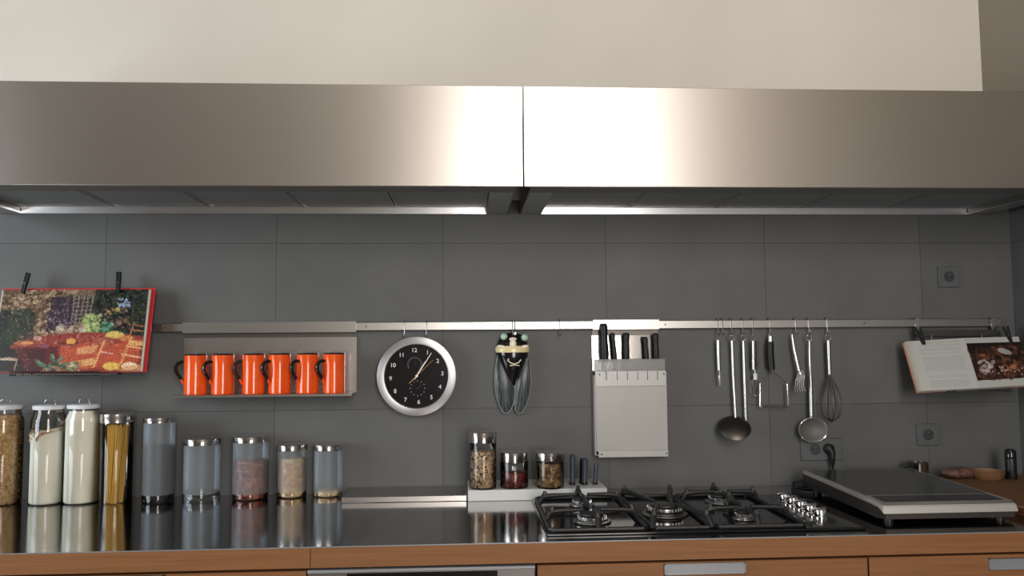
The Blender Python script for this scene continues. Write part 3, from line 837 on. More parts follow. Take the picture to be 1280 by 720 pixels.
# whisk
t = utensil('balloon_whisk', 'balloon whisk with dark wires, rightmost of the hanging utensils', 'whisk', 1038, 528)
ring_at(MB(), 1035, 421.5, 3.6, .0012).build('hanging_ring', M['chrome'], t)
MB().tube([U(1035.4, 425.5), U(1036, 445), U(1037, 468)], [.0075, .0070, .0068], 16).build('handle', M['sat'], t)
for q in range(5):
    a = q*PI/5+.2; pts = []
    for k in range(25):
        f = k/24*2; s_ = 1 if f <= 1 else -1; g_ = f if f <= 1 else 2-f
        wd = (math.sin(g_/.66*PI/2)**1.15 if g_ < .66 else math.sqrt(max(0, 1-((g_-.66)/.34)**2)))
        base = Vector(U(1037.2+1.3*g_, 466+61*g_)); off = s_*14.2*S*wd*(1-.0*q)
        pts.append((base.x+off*math.cos(a), base.y+off*math.sin(a)*.75-.006*g_, base.z))
    MB().tube(pts, .0013, 6).build('wire', M['darksteel'], t)

# ------------------------------------------------------------------ sockets


def single_socket(px, py, label):
    p = P(px, py, 0); t = thing('wall_socket', label, 'socket', (p.x, 0, p.z-.04))
    MB().box(p.x-.041, p.x+.041, -.009, -.0004, p.z-.040, p.z+.040, .002).build('face_plate', M['socket'], t)
    well(p.x, p.z, t)
    return t


def well(x, z, t):
    w = MB().lathe([(.0205, .0088), (.0205, .0102), (.018, .0104), (.0175, .0092), (0, .0092)], (x, 0, z), 28, axis='y').build('socket_well', M['socket_in'], t)
    mb = MB()
    for q in (-.0085, .0085): mb.lathe([(0, .0096), (.0028, .0096), (.0028, .009)], (x+q, 0, z-.001), 10, axis='y')
    mb.build('pin_hole', M['black'], w)
    MB().lathe([(.0022, .009), (.0022, .014), (0, .0145)], (x, 0, z+.009), 10, axis='y').build('earth_pin', M['chrome'], w)


single_socket(1184.5, 346, 'small grey wall socket just above the rail near the right corner')
single_socket(1158.5, 543, 'small grey wall socket low on the wall behind the portable hob')
p = P(1026, 561.5, 0); t = thing('double_wall_socket', 'wide grey double wall socket beneath the sieve with one black plug', 'socket', (p.x, 0, p.z-.04))
MB().box(p.x-.078, p.x+.078, -.009, -.0004, p.z-.040, p.z+.040, .002).build('face_plate', M['socket'], t)
well(p.x-.026, p.z+.001, t); well(p.x+.028, p.z+.001, t)
q = P(1033, 560, 0)
t = thing('power_plug', 'black power plug with its cable dropping behind the portable hob', 'plug', (q.x, -.02, q.z-.03))
MB().lathe([(.0175, .0100), (.0185, .014), (.0175, .030), (.010, .037), (0, .038)], (q.x, 0, q.z), 24, axis='y').build('plug_body', M['black'], t)
MB().tube([(q.x, -.030, q.z), (q.x+.006, -.034, q.z-.014), (q.x+.0065, -.033, q.z-.045), (q.x+.006, -.032, q.z-.062)], [.012, .012, .009, .005], 12).build('strain_relief', M['black'], t)
MB().tube([(q.x+.006, -.032, q.z-.055), (q.x+.008, -.034, q.z-.085), (q.x+.006, -.03, ZC+.02), (q.x-.02, -.05, ZC+.006), (q.x-.09, -.09, ZC+.005), (q.x-.15, -.06, ZC+.005)], .0042, 8).build('cable', M['black'], t)

# ------------------------------------------------------------------ pictures painted as colour grids
def lin(c):
    c = np.asarray(c, float)/255; return np.where(c <= .04045, c/12.92, ((c+.055)/1.055)**2.4)


class Paint:
    def __init__(s, w, h, bg): s.a = np.zeros((h, w, 3))+np.array(bg, float); s.w, s.h = w, h; s.Y, s.X = np.mgrid[0:h, 0:w]; s.U = (s.X+.5)/w; s.V = (s.Y+.5)/h; s.r = np.random.RandomState(3)

    def ell(s, u, v, ru, rv, c, a=1., ang=0):
        du, dv = s.U-u, (s.V-v)*s.h/s.w; rv = rv*s.h/s.w; ca, sa = math.cos(ang), math.sin(ang)
        m = ((du*ca+dv*sa)/ru)**2+((-du*sa+dv*ca)/rv)**2 < 1
        s.a[m] = s.a[m]*(1-a)+np.array(c, float)*a

    def line(s, p, q, w, c, a=1.):
        p, q = np.array(p, float), np.array(q, float); k = s.h/s.w
        dx, dy = q[0]-p[0], (q[1]-p[1])*k; L = dx*dx+dy*dy
        t_ = np.clip(((s.U-p[0])*dx+(s.V-p[1])*k*dy)/L, 0, 1)
        d_ = np.hypot(s.U-p[0]-t_*dx, (s.V-p[1])*k-t_*dy); m = d_ < w
        s.a[m] = s.a[m]*(1-a)+np.array(c, float)*a

    def poly(s, pts, c, a=1.):
        m = np.zeros(s.U.shape, bool); n = len(pts)
        for i in range(n):
            (x1, y1), (x2, y2) = pts[i], pts[(i+1) % n]
            if y1 == y2: continue
            m ^= ((y1 > s.V) != (y2 > s.V)) & (s.U < (x2-x1)*(s.V-y1)/(y2-y1)+x1)
        s.a[m] = s.a[m]*(1-a)+np.array(c, float)*a

    def finish(s, amt):
        a = s.a; b = a.copy()
        for ax in (0, 1): b = (b*2+np.roll(b, 1, ax)+np.roll(b, -1, ax))/4
        g = s.r.normal(1, amt, b.shape[:2])[..., None]*s.r.normal(1, .04, b.shape)
        c = np.clip(b*.55+a*.45, 0, 255)*g; l = c.mean(2, keepdims=True); s.a = np.clip((l+(c-l)*.70)*1.0, 0, 255)

    def scatter(s, n, u0, u1, v0, v1, cols, r0, r1, a=.8, asp=1.3):
        for _ in range(n):
            s.ell(s.r.uniform(u0, u1), s.r.uniform(v0, v1), s.r.uniform(r0, r1), s.r.uniform(r0, r1)*asp, cols[s.r.randint(len(cols))], a, s.r.uniform(-1, 1))


def picture_mesh(name, paint, corners, thick, parent, ma=None):
    """colour grid laid on a flat quad given by corners TL, TR, BR, BL; it is pushed back by thick to be a real sheet"""
    w, h = paint.w, paint.h; TL, TR, BR, BL = [Vector(c) for c in corners]; mb = MB(); bm = mb.bm
    grid = [[bm.verts.new(TL.lerp(TR, i/w).lerp(BL.lerp(BR, i/w), j/h)) for i in range(w+1)] for j in range(h+1)]
    faces = []
    for j in range(h):
        for i in range(w): faces.append((bm.faces.new((grid[j][i], grid[j+1][i], grid[j+1][i+1], grid[j][i+1])), paint.a[j, i]))
    lay = bm.loops.layers.float_color.new('Col')
    for f, c in faces:
        cl = lin(np.clip(c, 0, 255))
        for l in f.loops: l[lay] = (*cl, 1)
    off = Vector((0, 0, 0)); p = parent
    while p is not None and p.type != 'EMPTY': p = p.parent
    if p is not None: off = p.location
    for v in bm.verts: v.co -= off
    me = bpy.data.meshes.new(name); bm.to_mesh(me); bm.free(); me.materials.append(ma or M['picture'])
    o = bpy.data.objects.new(name, me); C.objects.link(o); o.parent = parent; return o


# garden table photograph
A = Paint(210, 122, (96, 70, 48))
A.scatter(420, 0, .5, 0, .6, [(150, 112, 76), (128, 92, 60), (178, 142, 104), (90, 62, 40), (62, 42, 28), (196, 168, 130)], .008, .028, .8, .8)
A.scatter(160, 0, .22, .28, .85, [(32, 42, 30), (22, 30, 24), (48, 60, 42), (60, 70, 45)], .02, .05, .6, 1.6)
A.poly([(.34, .10), (.49, .06), (.49, .48), (.33, .52)], (44, 28, 44), .9)
A.scatter(120, .33, .49, .18, .5, [(190, 170, 190), (90, 60, 100), (30, 20, 36)], .003, .010, .6)
A.poly([(.49, .08), (.66, .08), (.64, .42), (.49, .44)], (58, 44, 40), .9)
for k in range(6): A.line((.495+.032*k, .08), (.49+.030*k, .43), .0022, (196, 184, 170), .85)
for k in range(7): A.line((.49, .12+.05*k), (.655, .10+.05*k), .0020, (176, 162, 150), .8)
for k in range(12): A.line((.40+.02*k, .10), (.43+.02*k, .0), .002, (205, 180, 140), .8)
A.poly([(.64, 0), (1, 0), (1, .6), (.72, .55), (.62, .3)], (26, 34, 28), .95)
A.scatter(520, .63, 1, 0, .56, [(20, 26, 22), (44, 58, 38), (12, 14, 14), (70, 84, 50), (52, 48, 60)], .006, .022, .75)
A.scatter(40, .72, .9, .2, .5, [(196, 132, 70), (210, 160, 80), (150, 80, 60)], .004, .013, .8)
A.scatter(26, .80, .89, .12, .22, [(120, 150, 196), (160, 186, 220)], .008, .02, .8, .7)
A.ell(.8, .25, .018, .03, (220, 170, 70), .8); A.ell(.82, .42, .02, .03, (180, 110, 90), .7)
A.scatter(110, .57, .69, .32, .54, [(150, 176, 80), (96, 130, 56), (190, 200, 120)], .006, .02, .8)
A.scatter(40, .70, .78, .42, .53, [(60, 150, 110), (96, 180, 130), (30, 80, 60)], .006, .018, .8)
A.scatter(60, .40, .60, .44, .56, [(170, 140, 110), (120, 90, 70), (210, 190, 160)], .008, .022, .7)
A.poly([(.10, .69), (.28, .58), (.55, .53), (.80, .54), (1, .58), (1, 1), (.22, 1), (.12, .78)], (156, 44, 34))
A.poly([(.10, .72), (.42, .70), (.46, 1), (.22, 1), (.12, .80)], (92, 26, 30), .9); A.poly([(.22, .74), (.34, .73), (.36, 1), (.25, 1)], (70, 22, 30), .7)
A.poly([(.44, .68), (.98, .62), (.98, .9), (.6, .98), (.46, .92)], (214, 74, 36), .85)
A.poly([(.55, .72), (.70, .68), (.68, .78), (.56, .80)], (240, 170, 96), .7); A.poly([(.48, .90), (.68, .84), (.70, .92), (.5, .98)], (238, 176, 90), .8)
A.scatter(220, .15, .95, .56, .70, [(180, 60, 44), (120, 34, 30), (205, 100, 70), (150, 60, 60), (226, 150, 110)], .005, .02, .55, .7)
A.ell(.19, .66, .065, .030, (206, 104, 48), .9); A.ell(.22, .655, .04, .018, (230, 150, 80), .8); A.ell(.49, .66, .062, .028, (120, 40, 30), .9); A.ell(.51, .64, .035, .036, (238, 160, 50), .95)
A.ell(.72, .63, .07, .025, (176, 84, 54), .8); A.ell(.80, .56, .062, .045, (224, 190, 76), .95); A.ell(.87, .60, .05, .03, (226, 140, 60), .8); A.ell(.33, .70, .035, .025, (140, 70, 110), .8)
A.ell(.28, .60, .03, .03, (210, 180, 150), .7)
O = (226, 132, 58)
A.line((.735, .64), (.685, .95), .006, (232, 170, 90)); A.line((.92, .60), (.85, .98), .009, O); A.line((.925, .42), (.905, .58), .006, (176, 96, 50)); A.line((.92, .44), (1, .46), .005, (176, 90, 50))
A.line((.91, .50), (1, .52), .005, (190, 100, 56)); A.line((.89, .70), (1, .73), .005, (240, 170, 100)); A.line((.87, .80), (1, .84), .006, (240, 176, 110)); A.line((.72, .77), (.80, .79), .003, (230, 200, 190))
A.poly([(.9, .63), (1, .64), (1, .7), (.92, .7)], (236, 176, 84), .9); A.ell(.80, .94, .055, .05, (238, 190, 60), .95); A.ell(.925, .94, .055, .045, (246, 220, 170), .95); A.poly([(.88, .94), (1, .92), (1, 1), (.86, 1)], (226, 150, 80), .7)
A.poly([(0, .70), (.14, .74), (.24, 1), (0, 1)], (30, 24, 22), .85)
A.line((.025, .66), (.02, 1), .008, (176, 112, 76)); A.line((.0, .78), (.02, .79), .005, (150, 100, 70)); A.line((.03, .85), (.16, .86), .005, (196, 160, 130)); A.line((.165, .85), (.155, .98), .005, (170, 130, 100)); A.ell(.1, .85, .06, .02, (206, 180, 150), .7)
for (u, v, an) in [(.40, .84, 1.2), (.45, .86, -.9), (.34, .92, .5), (.38, .95, -.3), (.43, .95, .8), (.48, .93, -.6), (.52, .97, .2), (.31, .90, .9), (.56, .96, -.4)]:
    A.ell(u, v, .034, .024, (70, 118, 82), .9, an); A.ell(u+.006, v-.01, .016, .01, (130, 170, 130), .7, an)
A.scatter(60, .34, .62, .9, 1, [(60, 104, 70), (36, 70, 50), (150, 186, 150), (196, 90, 50)], .006, .018, .7)
A.scatter(260, 0, .36, 0, .55, [(196, 164, 124), (214, 186, 150), (74, 50, 34), (40, 28, 22)], .002, .007, .7)
A.scatter(240, .30, .52, .12, .50, [(150, 130, 170), (200, 186, 206), (24, 16, 30), (70, 44, 76)], .002, .006, .7)
A.scatter(260, .62, 1, 0, .55, [(90, 110, 70), (14, 16, 16), (130, 140, 110), (60, 66, 90)], .002, .006, .7)
A.scatter(420, .12, 1, .56, .98, [(236, 170, 120), (110, 34, 34), (240, 200, 160), (190, 84, 60), (130, 50, 44), (250, 150, 80)], .002, .008, .5, .6)
A.scatter(120, 0, .24, .3, .9, [(70, 90, 60), (16, 20, 16), (100, 110, 80)], .002, .006, .6)
A.finish(.12)


def peg(px0, py0, px1, py1, Y0, Y1, label):
    """black clothes peg: two arms pinched at the lower end, with a spring"""
    a = Vector(P(px0, py0, Y0)); b = Vector(P(px1, py1, Y1)); ax = (b-a).normalized()
    t = thing('clothes_peg', label, 'clothes peg', b)
    s_ = Vector((1, 0, 0)); s_ = (s_-ax*s_.dot(ax)).normalized()
    for q in (-1, 1):
        MB().tube([a+s_*(.0062*q)+Vector((0, -.004*q, 0)), a.lerp(b, .5)+s_*(.0042*q)+Vector((0, -.002*q, 0)), b+s_*(.003*q)], [.0050, .0056, .0046], 6, flat=1.2).build('arm', M['black'], t)
    c = a.lerp(b, .52); MB().tube([c+Vector((-.006, -.008, 0)), c+Vector((.006, -.008, 0))], .0024, 8).build('spring', M['sat'], t)
    return t


def rest(label, x0, x1, zbar, ybot, zbot):
    """steel book rest that hangs on the rail by two brackets"""
    t = thing('book_rest', label, 'book rest', ((x0+x1)/2, -.04, zbot))
    for x in (x0, x1):
        MB().box(x-.009, x+.009, -.030, -.0265, RZ0-.020, RZ1+.004, .001).box(x-.009, x+.009, -.030, -.006, RZ1+.002, RZ1+.005).build('rail_bracket', M['sat'], t)
    MB().box(x0-.01, x1+.01, -.034, -.030, zbar-.013, zbar+.010, .001).build('cross_bar', M['darksteel'], t)
    for x in (x0+.05, x1-.05):
        MB().tube([(x, -.032, zbar), (x, -.036, zbot+.07), (x, ybot+.03, zbot-.004), (x, ybot-.028, zbot-.004), (x, ybot-.028, zbot+.006)], .002, 8).build('arm', M['darksteel'], t)
    MB().box(x0+.03, x1-.03, ybot-.027, ybot+.01, zbot-.004, zbot-.0005).build('ledge', M['darksteel'], t)
    return t


# left: open spiral-bound garden book
TL, TR, BR, BL = Vector((-2.118, -.062, 1.6455)), Vector((-1.626, -.062, 1.6455)), Vector((-1.622, -.132, 1.3635)), Vector((-2.112, -.132, 1.366))
t = thing('picture_book', 'spiral-bound book open at a garden table photo with red tablecloth', 'book', (-1.87, -.13, 1.365))
nrm = (TR-TL).cross(BL-TL).normalized(); nrm = nrm if nrm.y < 0 else -nrm
e = .005


def slab(name, ma, tl, tr, br, bl, back, thick, par, label=None):
    o = nrm_*(-back)
    return MB().prism([tl+o, bl+o, br+o, tr+o], nrm_*(-thick)).build(name, ma, par, label, smooth=0)


nrm_ = nrm
uu = (TR-TL).normalized(); vv = (BL-TL).normalized()
slab('cover', M['cover_red'], TL-uu*.004-vv*.008, TR+uu*.022-vv*.008, BR+uu*.020+vv*.002, BL-uu*.004+vv*.002, .010, .004, t, 'red board cover')
slab('pages', M['pageedge'], TL-uu*.002, TR+uu*.009, BR+uu*.009, BL-uu*.002, .002, .008, t)
picture_mesh('photo_page', A, (TL+uu*.004, TR+uu*.002, BR+uu*.002, BL+uu*.004), .0, t)
mb = MB()
for k in range(34):
    c = BL.lerp(BR, .14+.58*k/33)+vv*.006-nrm*.004
    mb.tube([c+Vector((.0, math.cos(a)*.008, math.sin(a)*.008)) for a in [2*PI*j/10 for j in range(10)]], .0013, 5, closed=True)
mb.build('spiral_binding', M['black'], t)
rest('steel book rest on the rail behind the garden picture book', -2.05, -1.66, 1.478, -.115, 1.3565)
peg(35.5, 341, 28, 367, -.062, -.070, 'black clothes peg on the left part of the garden picture book')
peg(148.5, 340, 147.5, 366, -.062, -.070, 'black clothes peg above the right part of the garden picture book')

# right: open cookbook
B = Paint(120, 96, (178, 180, 176))
for k, v in enumerate(np.linspace(.06, .94, 30)):
    if k in (1, 3, 6, 19, 24): continue
    uend = B.r.uniform(.72, .92) if k % 6 == 5 else .90
    u0_ = .36 if k < 1 else .20
    u_ = u0_
    while u_ < uend:
        L_ = B.r.uniform(.02, .07); B.line((u_, v), (min(u_+L_, uend), v), .0035, (138, 142, 142), .7); u_ += L_+.018
B.poly([(0, 0), (.10, 0), (.04, 1), (0, 1)], (176, 172, 156), .6)
D = Paint(110, 90, (170, 172, 168))
D.poly([(.02, .11), (1, .11), (1, .86), (.02, .86)], (44, 26, 20))
D.scatter(240, .05, .98, .15, .84, [(62, 38, 28), (92, 58, 42), (36, 24, 20), (128, 84, 62), (78, 50, 40), (24, 17, 15), (52, 36, 34)], .015, .05, .6)
D.scatter(26, .12, .42, .45, .75, [(168, 158, 158), (140, 128, 130), (190, 180, 176)], .015, .05, .6); D.scatter(20, .45, .98, .6, .82, [(190, 176, 166), (150, 90, 60), (170, 110, 80)], .012, .04, .7)
D.ell(.66, .30, .12, .06, (176, 170, 172), .8, .3); D.ell(.25, .36, .05, .03, (170, 104, 60), .7); D.ell(.12, .25, .12, .1, (26, 20, 18), .5)
for (u, v) in [(.33, .70), (.42, .74), (.72, .72), (.86, .66), (.83, .78)]: D.ell(u, v, .04, .055, (40, 26, 26), .9); D.ell(u+.01, v, .018, .02, (190, 170, 160), .7)
D.poly([(.02, .11), (1, .11), (1, .17), (.02, .2)], (22, 18, 16), .7)
TL, TM, TR = Vector((1.090, -.072, 1.4435)), Vector((1.3095, -.070, 1.4545)), Vector((1.519, -.070, 1.4585))
BL, BM, BR = Vector((1.087, -.158, 1.2680)), Vector((1.299, -.162, 1.2765)), Vector((1.506, -.160, 1.2865))
t = thing('cookbook', 'open cookbook with a text page and a dark food photo', 'book', (1.3, -.16, 1.27))
nrm_ = (TR-TL).cross(BL-TL).normalized(); nrm_ = nrm_ if nrm_.y < 0 else -nrm_
uu = (TM-TL).normalized(); vv = (BL-TL).normalized()
slab('cover', M['cover_orange'], TL-uu*.006-vv*.002, TR+uu*.003-vv*.002, BR+uu*.003+vv*.001, BL-uu*.006+vv*.001, .016, .003, t, 'orange-brown cover edge')
slab('left_pages', M['pageedge'], TL-uu*.003, TM, BM, BL-uu*.003, .003, .015, t); slab('right_pages', M['pageedge'], TM, TR, BR, BM, .003, .015, t)
picture_mesh('text_page', B, (TL, TM, BM, BL), 0, t); picture_mesh('photo_page', D, (TM, TR, BR, BM), 0, t)
rest('steel book rest on the rail behind the open cookbook', P(1147, 405, -.03).x, P(1242, 405, -.03).x, P(1200, 416, -.03).z, -.138, 1.2665)
peg(1147, 409, 1155, 431, -.058, -.079, 'black clothes peg on the text page of the open cookbook')
peg(1256, 408, 1264, 430, -.058, -.079, 'black clothes peg on the photo page of the open cookbook')

# ------------------------------------------------------------------ jars
def pieces(mb, n, r, z0, z1, s0, s1, shape=(1, 1, .7)):
    """loose pieces packed against the inside of a jar"""
    for _ in range(n):
        a = random.uniform(0, 2*PI); s_ = random.uniform(s0, s1); rr = r-s_*.8 if random.random() < .8 else random.uniform(0, r-s_)
        z = random.uniform(z0+s_*.6, z1-s_*.5)
        e = Matrix.Rotation(random.uniform(0, PI), 3, 'X') @ Matrix.Rotation(random.uniform(0, PI), 3, 'Z')
        mb.ball((rr*math.cos(a), rr*math.sin(a), z), (s_*shape[0], s_*shape[1], s_*shape[2]), 1, e)


def contents(name, label, cat, loc, ma, r, z0, z1, n=0, s=(.003, .005), slope=0, shape=(1, 1, .7), extra=None):
    mb = MB(); seg = 36; k1 = .82 if n else 1
    rings = []
    for (f, z) in ((0, z0), (.93, z0), (1, z0+.004), (1, z1), (.97, z1+.002), (0, z1+.004)):
        if f == 0: rings.append([mb.bm.verts.new((0, 0, z))]); continue
        rings.append([mb.bm.verts.new((r*f*k1*math.cos(2*PI*k/seg), r*f*k1*math.sin(2*PI*k/seg), z+(slope*math.cos(2*PI*k/seg) if z >= z1 else 0))) for k in range(seg)])
    for A_, B_ in zip(rings, rings[1:]):
        for k in range(seg):
            k2 = (k+1) % seg
            if len(A_) == 1: mb.bm.faces.new((A_[0], B_[k2], B_[k]))
            elif len(B_) == 1: mb.bm.faces.new((A_[k], A_[k2], B_[0]))
            else: mb.bm.faces.new((A_[k], A_[k2], B_[k2], B_[k]))
    if n: pieces(mb, n, r, z0, z1, *s, shape)
    o = mb.build(name, ma); o.location = loc; tag(o, label, cat, kind='stuff'); return o


def jar_pos(px0, px1, ybase, ytop):
    """centre, radius, height from the measured sides, base and lid top of a jar standing on the worktop"""
    pass


def zc_base(px, py, z):
    d_ = fw+rt*((px-640)/FPX)-up*((py-360)/FPX); return CAM+d_*((z-CAM.z)/d_.z)


def place(px0, px1, yb, yt, z=ZC):
    b_ = zc_base((px0+px1)/2, yb, z); y = b_.y+.045
    for _ in range(3):
        l_, r_ = P(px0, (yb+yt)/2, y), P(px1, (yb+yt)/2, y); rad = (r_.x-l_.x)/2; y = max(b_.y+rad, -9)
    y = min(y, -rad-.004)
    c_ = P((px0+px1)/2, (yb+yt)/2, y); top = P((px0+px1)/2, yt, y-rad).z
    return (c_.x, y, z+.0003), rad, top-z


def bail_jar(px0, px1, yb, yt, label):
    loc, R, H = place(px0, px1, yb, yt); H -= .008
    t = thing('glass_jar', label, 'jar', loc, 'tall bottle-shaped jars with white lids', world=False)
    pr = [(0, .0), (R*.94, 0), (R, .006), (R, H-.062), (R*.97, H-.046), (R*.86, H-.030), (R*.82, H-.022), (R*.82, H-.012)]
    MB().lathe(pr, seg=44).build('glass_body', M['glass'], t)
    MB().lathe([(0, H-.013), (R*.90, H-.013), (R*.93, H-.010), (R*.93, H-.001), (R*.88, H+.001), (0, H+.002)], seg=40).build('lid', M['lidwhite'], t, 'flat white lid')
    MB().tube([(-.020, 0, H+.001), (-.014, 0, H+.018), (.014, 0, H+.018), (.020, 0, H+.001)], .0014, 8).build('lid_loop', M['glass'], t)
    return loc, R, H


def canister(px0, px1, yb, yt, lidh, label, ma, group, z=ZC, clear_base=None, lidr=1.03, name='storage_jar'):
    loc, R, H = place(px0, px1, yb, yt, z)
    t = thing(name, label, 'jar', loc, group, world=False)
    if clear_base:
        MB().lathe([(0, 0), (R*.95, 0), (R, .005), (R, clear_base)], seg=44).build('glass_base', M['glass'], t, 'clear glass foot')
        MB().lathe([(R, clear_base), (R, H-lidh+.002)], seg=44).build('glass_body', ma, t)
    else:
        MB().lathe([(0, 0), (R*.95, 0), (R, .005), (R, H-lidh+.002)], seg=44).build('glass_body', ma, t)
    MB().lathe([(0, H-lidh), (R*lidr, H-lidh), (R*lidr+.0006, H-lidh+.0015), (R*lidr+.0006, H-.0015), (R*lidr-.001, H), (0, H)], seg=48).build('lid', M['lid'], t, 'steel lid')
    return loc, R, H


def add(loc, dx=0, dz=0): return (loc[0]+dx, loc[1], loc[2]+dz)


loc, R_, H_ = bail_jar(-18, 26.5, 634, 505, 'white-lidded glass jar of golden-brown granola, cut by the picture edge')
contents('granola', 'golden-brown granola filling the white-lidded jar at the end', 'granola', loc, M['granola'], R_-.002, .004, H_-.034, 420, (.003, .006))
loc, R_, H_ = bail_jar(39, 80.5, 633, 505, 'white-lidded glass jar three-quarters full, slanted white powder inside')
contents('sugar', 'white powder with a slanting top in the half-clear jar', 'powder', loc, M['flour'], R_-.002, .004, H_-.098, slope=.012)
contents('caked_sugar', 'brownish lumps lying on the slanted white powder', 'powder', add(loc, -.003), M['pinkflour'], R_-.001, H_-.122, H_-.086, 70, (.006, .012), slope=.010)
loc, R_, H_ = bail_jar(82, 124, 632, 504, 'white-lidded glass jar filled to the neck with white flour')
contents('flour', 'white flour filling the jar beside the spaghetti up to its neck', 'flour', loc, M['flour'], R_-.002, .004, H_-.056)
mb = MB().lathe([(R_*.985, H_-.056), (R_*.94, H_-.044), (R_*.83, H_-.029), (R_*.79, H_-.02), (0, H_-.019)], seg=36); mb.build('flour_neck', M['flour']).location = loc
fl = bpy.data.objects['flour_neck']; fn = bpy.data.objects['flour']; fl.parent = fn; fl.location = (0, 0, 0)
loc, R_, H_ = canister(126, 165, 633, 518, .030, 'clear glass jar of spaghetti with a deep steel lid', M['glass'], 'clear glass jars with steel lids', name='spaghetti_jar')
mb = MB()
for k in range(95):
    a = random.uniform(0, 2*PI); r1_ = (R_-.007)*math.sqrt(random.random())
    bx_, by_ = -.004+r1_*.62*math.cos(a), r1_*.8*math.sin(a); tx_ = .006+r1_*.8*math.cos(a); ty_ = r1_*.75*math.sin(a)
    mb.tube([(bx_, by_, .004), (tx_, ty_, H_-.036-random.uniform(0, .012))], .0013, 5)
o = mb.build('spaghetti', M['spaghetti']); o.location = loc; tag(o, 'yellow spaghetti strands leaning in the clear jar', 'spaghetti', kind='stuff')
fg = 'frosted glass jars with steel lids on the worktop'
loc, R_, H_ = canister(179.5, 217.5, 631, 523, .017, 'tall frosted jar two-thirds full of dark contents', M['frost'], fg, clear_base=.028)
contents('dark_beans', 'near-black beans in the tall frosted jar', 'beans', loc, M['darkbean'], R_-.002, .004, H_*.66, 160, (.004, .007))
loc, R_, H_ = canister(230, 274.5, 629, 549.5, .022, 'wide empty frosted jar, widest in the row of frosted jars', M['frost'], fg, clear_base=.026)
loc, R_, H_ = canister(291.5, 335, 627.5, 547, .020, 'wide frosted jar with reddish pieces inside', M['frost'], fg, clear_base=.022)
contents('red_pieces', 'reddish-brown dried pieces in the wide frosted jar', 'dried food', loc, M['redpasta'], R_-.002, .004, H_*.60, 260, (.004, .008))
loc, R_, H_ = canister(346.5, 383, 624.5, 557, .020, 'small frosted jar full of beige pasta pieces', M['frost'], fg, clear_base=.020)
contents('short_pasta', 'beige short pasta heaped in the small frosted jar', 'pasta', loc, M['beigepasta'], R_-.002, .004, H_*.72, 190, (.005, .009), shape=(1, .5, .5))
loc, R_, H_ = canister(392.5, 428, 622.5, 557, .020, 'small frosted jar nearly empty, nearest the low steel box', M['frost'], fg, clear_base=.016)
contents('grains', 'few pale grains at the bottom of the nearly empty frosted jar', 'grains', loc, M['beigepasta'], R_-.002, .003, .018, 60, (.003, .005))

# ------------------------------------------------------------------ ledges against the wall
MB_ = MB().box(-.9305, -.5165, -.195, -.001, ZC+.0002, ZC+.0195, .0015)
o = MB_.build('low_steel_box', M['steel']); tag(o, 'low brushed steel box against the wall between jars and white ledge', 'box')
o = MB().box(-.5125, -.0435, -.205, -.001, ZC+.0002, ZC+.0365, .002).build('white_ledge', M['white']); tag(o, 'low white ledge against the wall under the three clear jars', 'ledge')
ZL = ZC+.0365
cg = 'clear glass jars with steel lids on the white ledge'
loc, R_, H_ = canister(587, 620.5, 613, 541.5, .035, 'tall clear jar of speckled beans on the white ledge', M['glass'], cg, z=ZL)
contents('speckled_beans', 'speckled beige and brown mix in the tall clear jar', 'beans', loc, M['mixbean'], R_-.002, .004, H_*.64, 420, (.0025, .0045))
loc, R_, H_ = canister(625, 660.5, 612, 567, .034, 'middle clear jar with dark red berries on the white ledge', M['glass'], cg, z=ZL, lidr=.96)
contents('red_berries', 'dark red dried berries in the middle clear jar', 'berries', loc, M['darkred'], R_-.002, .004, H_*.40, 150, (.003, .005))
loc, R_, H_ = canister(670.5, 705, 612, 567, .027, 'clear jar with large brown chunks beside the blue-grey pegs', M['glass'], cg, z=ZL, lidr=1.06)
contents('brown_chunks', 'large brown chunks in the clear jar beside the blue-grey rods', 'dried food', loc, M['brownchunk'], R_-.002, .004, H_*.66, 34, (.009, .015))


def rod(px, y1, r, lean, label, ma='bluegrey', Y=-.13):
    b_ = P(px, 608, Y); top = P(px+lean, y1, Y); z0 = ZL+.0003
    t = thing('handled_tool', label, 'utensil', (b_.x, Y, z0), 'dark blue-grey rods standing on the white ledge')
    h = top.z-z0; dx = top.x-b_.x
    MB().tube([(b_.x, Y, z0+.008), (b_.x+dx*.3, Y, z0+h*.35), (b_.x+dx*.7, Y, z0+h*.72), (b_.x+dx, Y, z0+h-.008), (b_.x+dx, Y, z0+h-.002)], [r, r*.95, r*1.02, r*1.05, r*.5], 16).build('grip', M[ma], t)
    MB().lathe([(0, 0), (r*1.1, 0), (r*1.15, .004), (r*.95, .010)], (b_.x, Y, z0), 20).build('foot', M['black'], t)


rod(715.5, 567, .0098, 0, 'tallest blue-grey rod, right beside the jar of brown chunks')
rod(726.5, 572, .0065, .5, 'thin black rod close behind the middle blue-grey rod', 'black', -.10)
rod(730.5, 571.5, .0105, .8, 'middle thick blue-grey rod on the white ledge')
rod(744, 578, .0080, 1.5, 'short blue-grey rod at the right end of the white ledge')

# ------------------------------------------------------------------ gas hob
t = thing('gas_hob', 'black gas hob with cast iron supports and five chrome knobs', 'hob', (.14, -.47, ZC))
hx0, hx1, hy0, hy1 = -.300, .590, -.725, -.215; zh = ZC+.0075
MB().box(hx0, hx1, hy0, hy1, ZC+.0002, zh, .002).build('glass_plate', mat('hob_glass', (.008, .008, .009), .08, spec=.5, IOR=1.45), t)


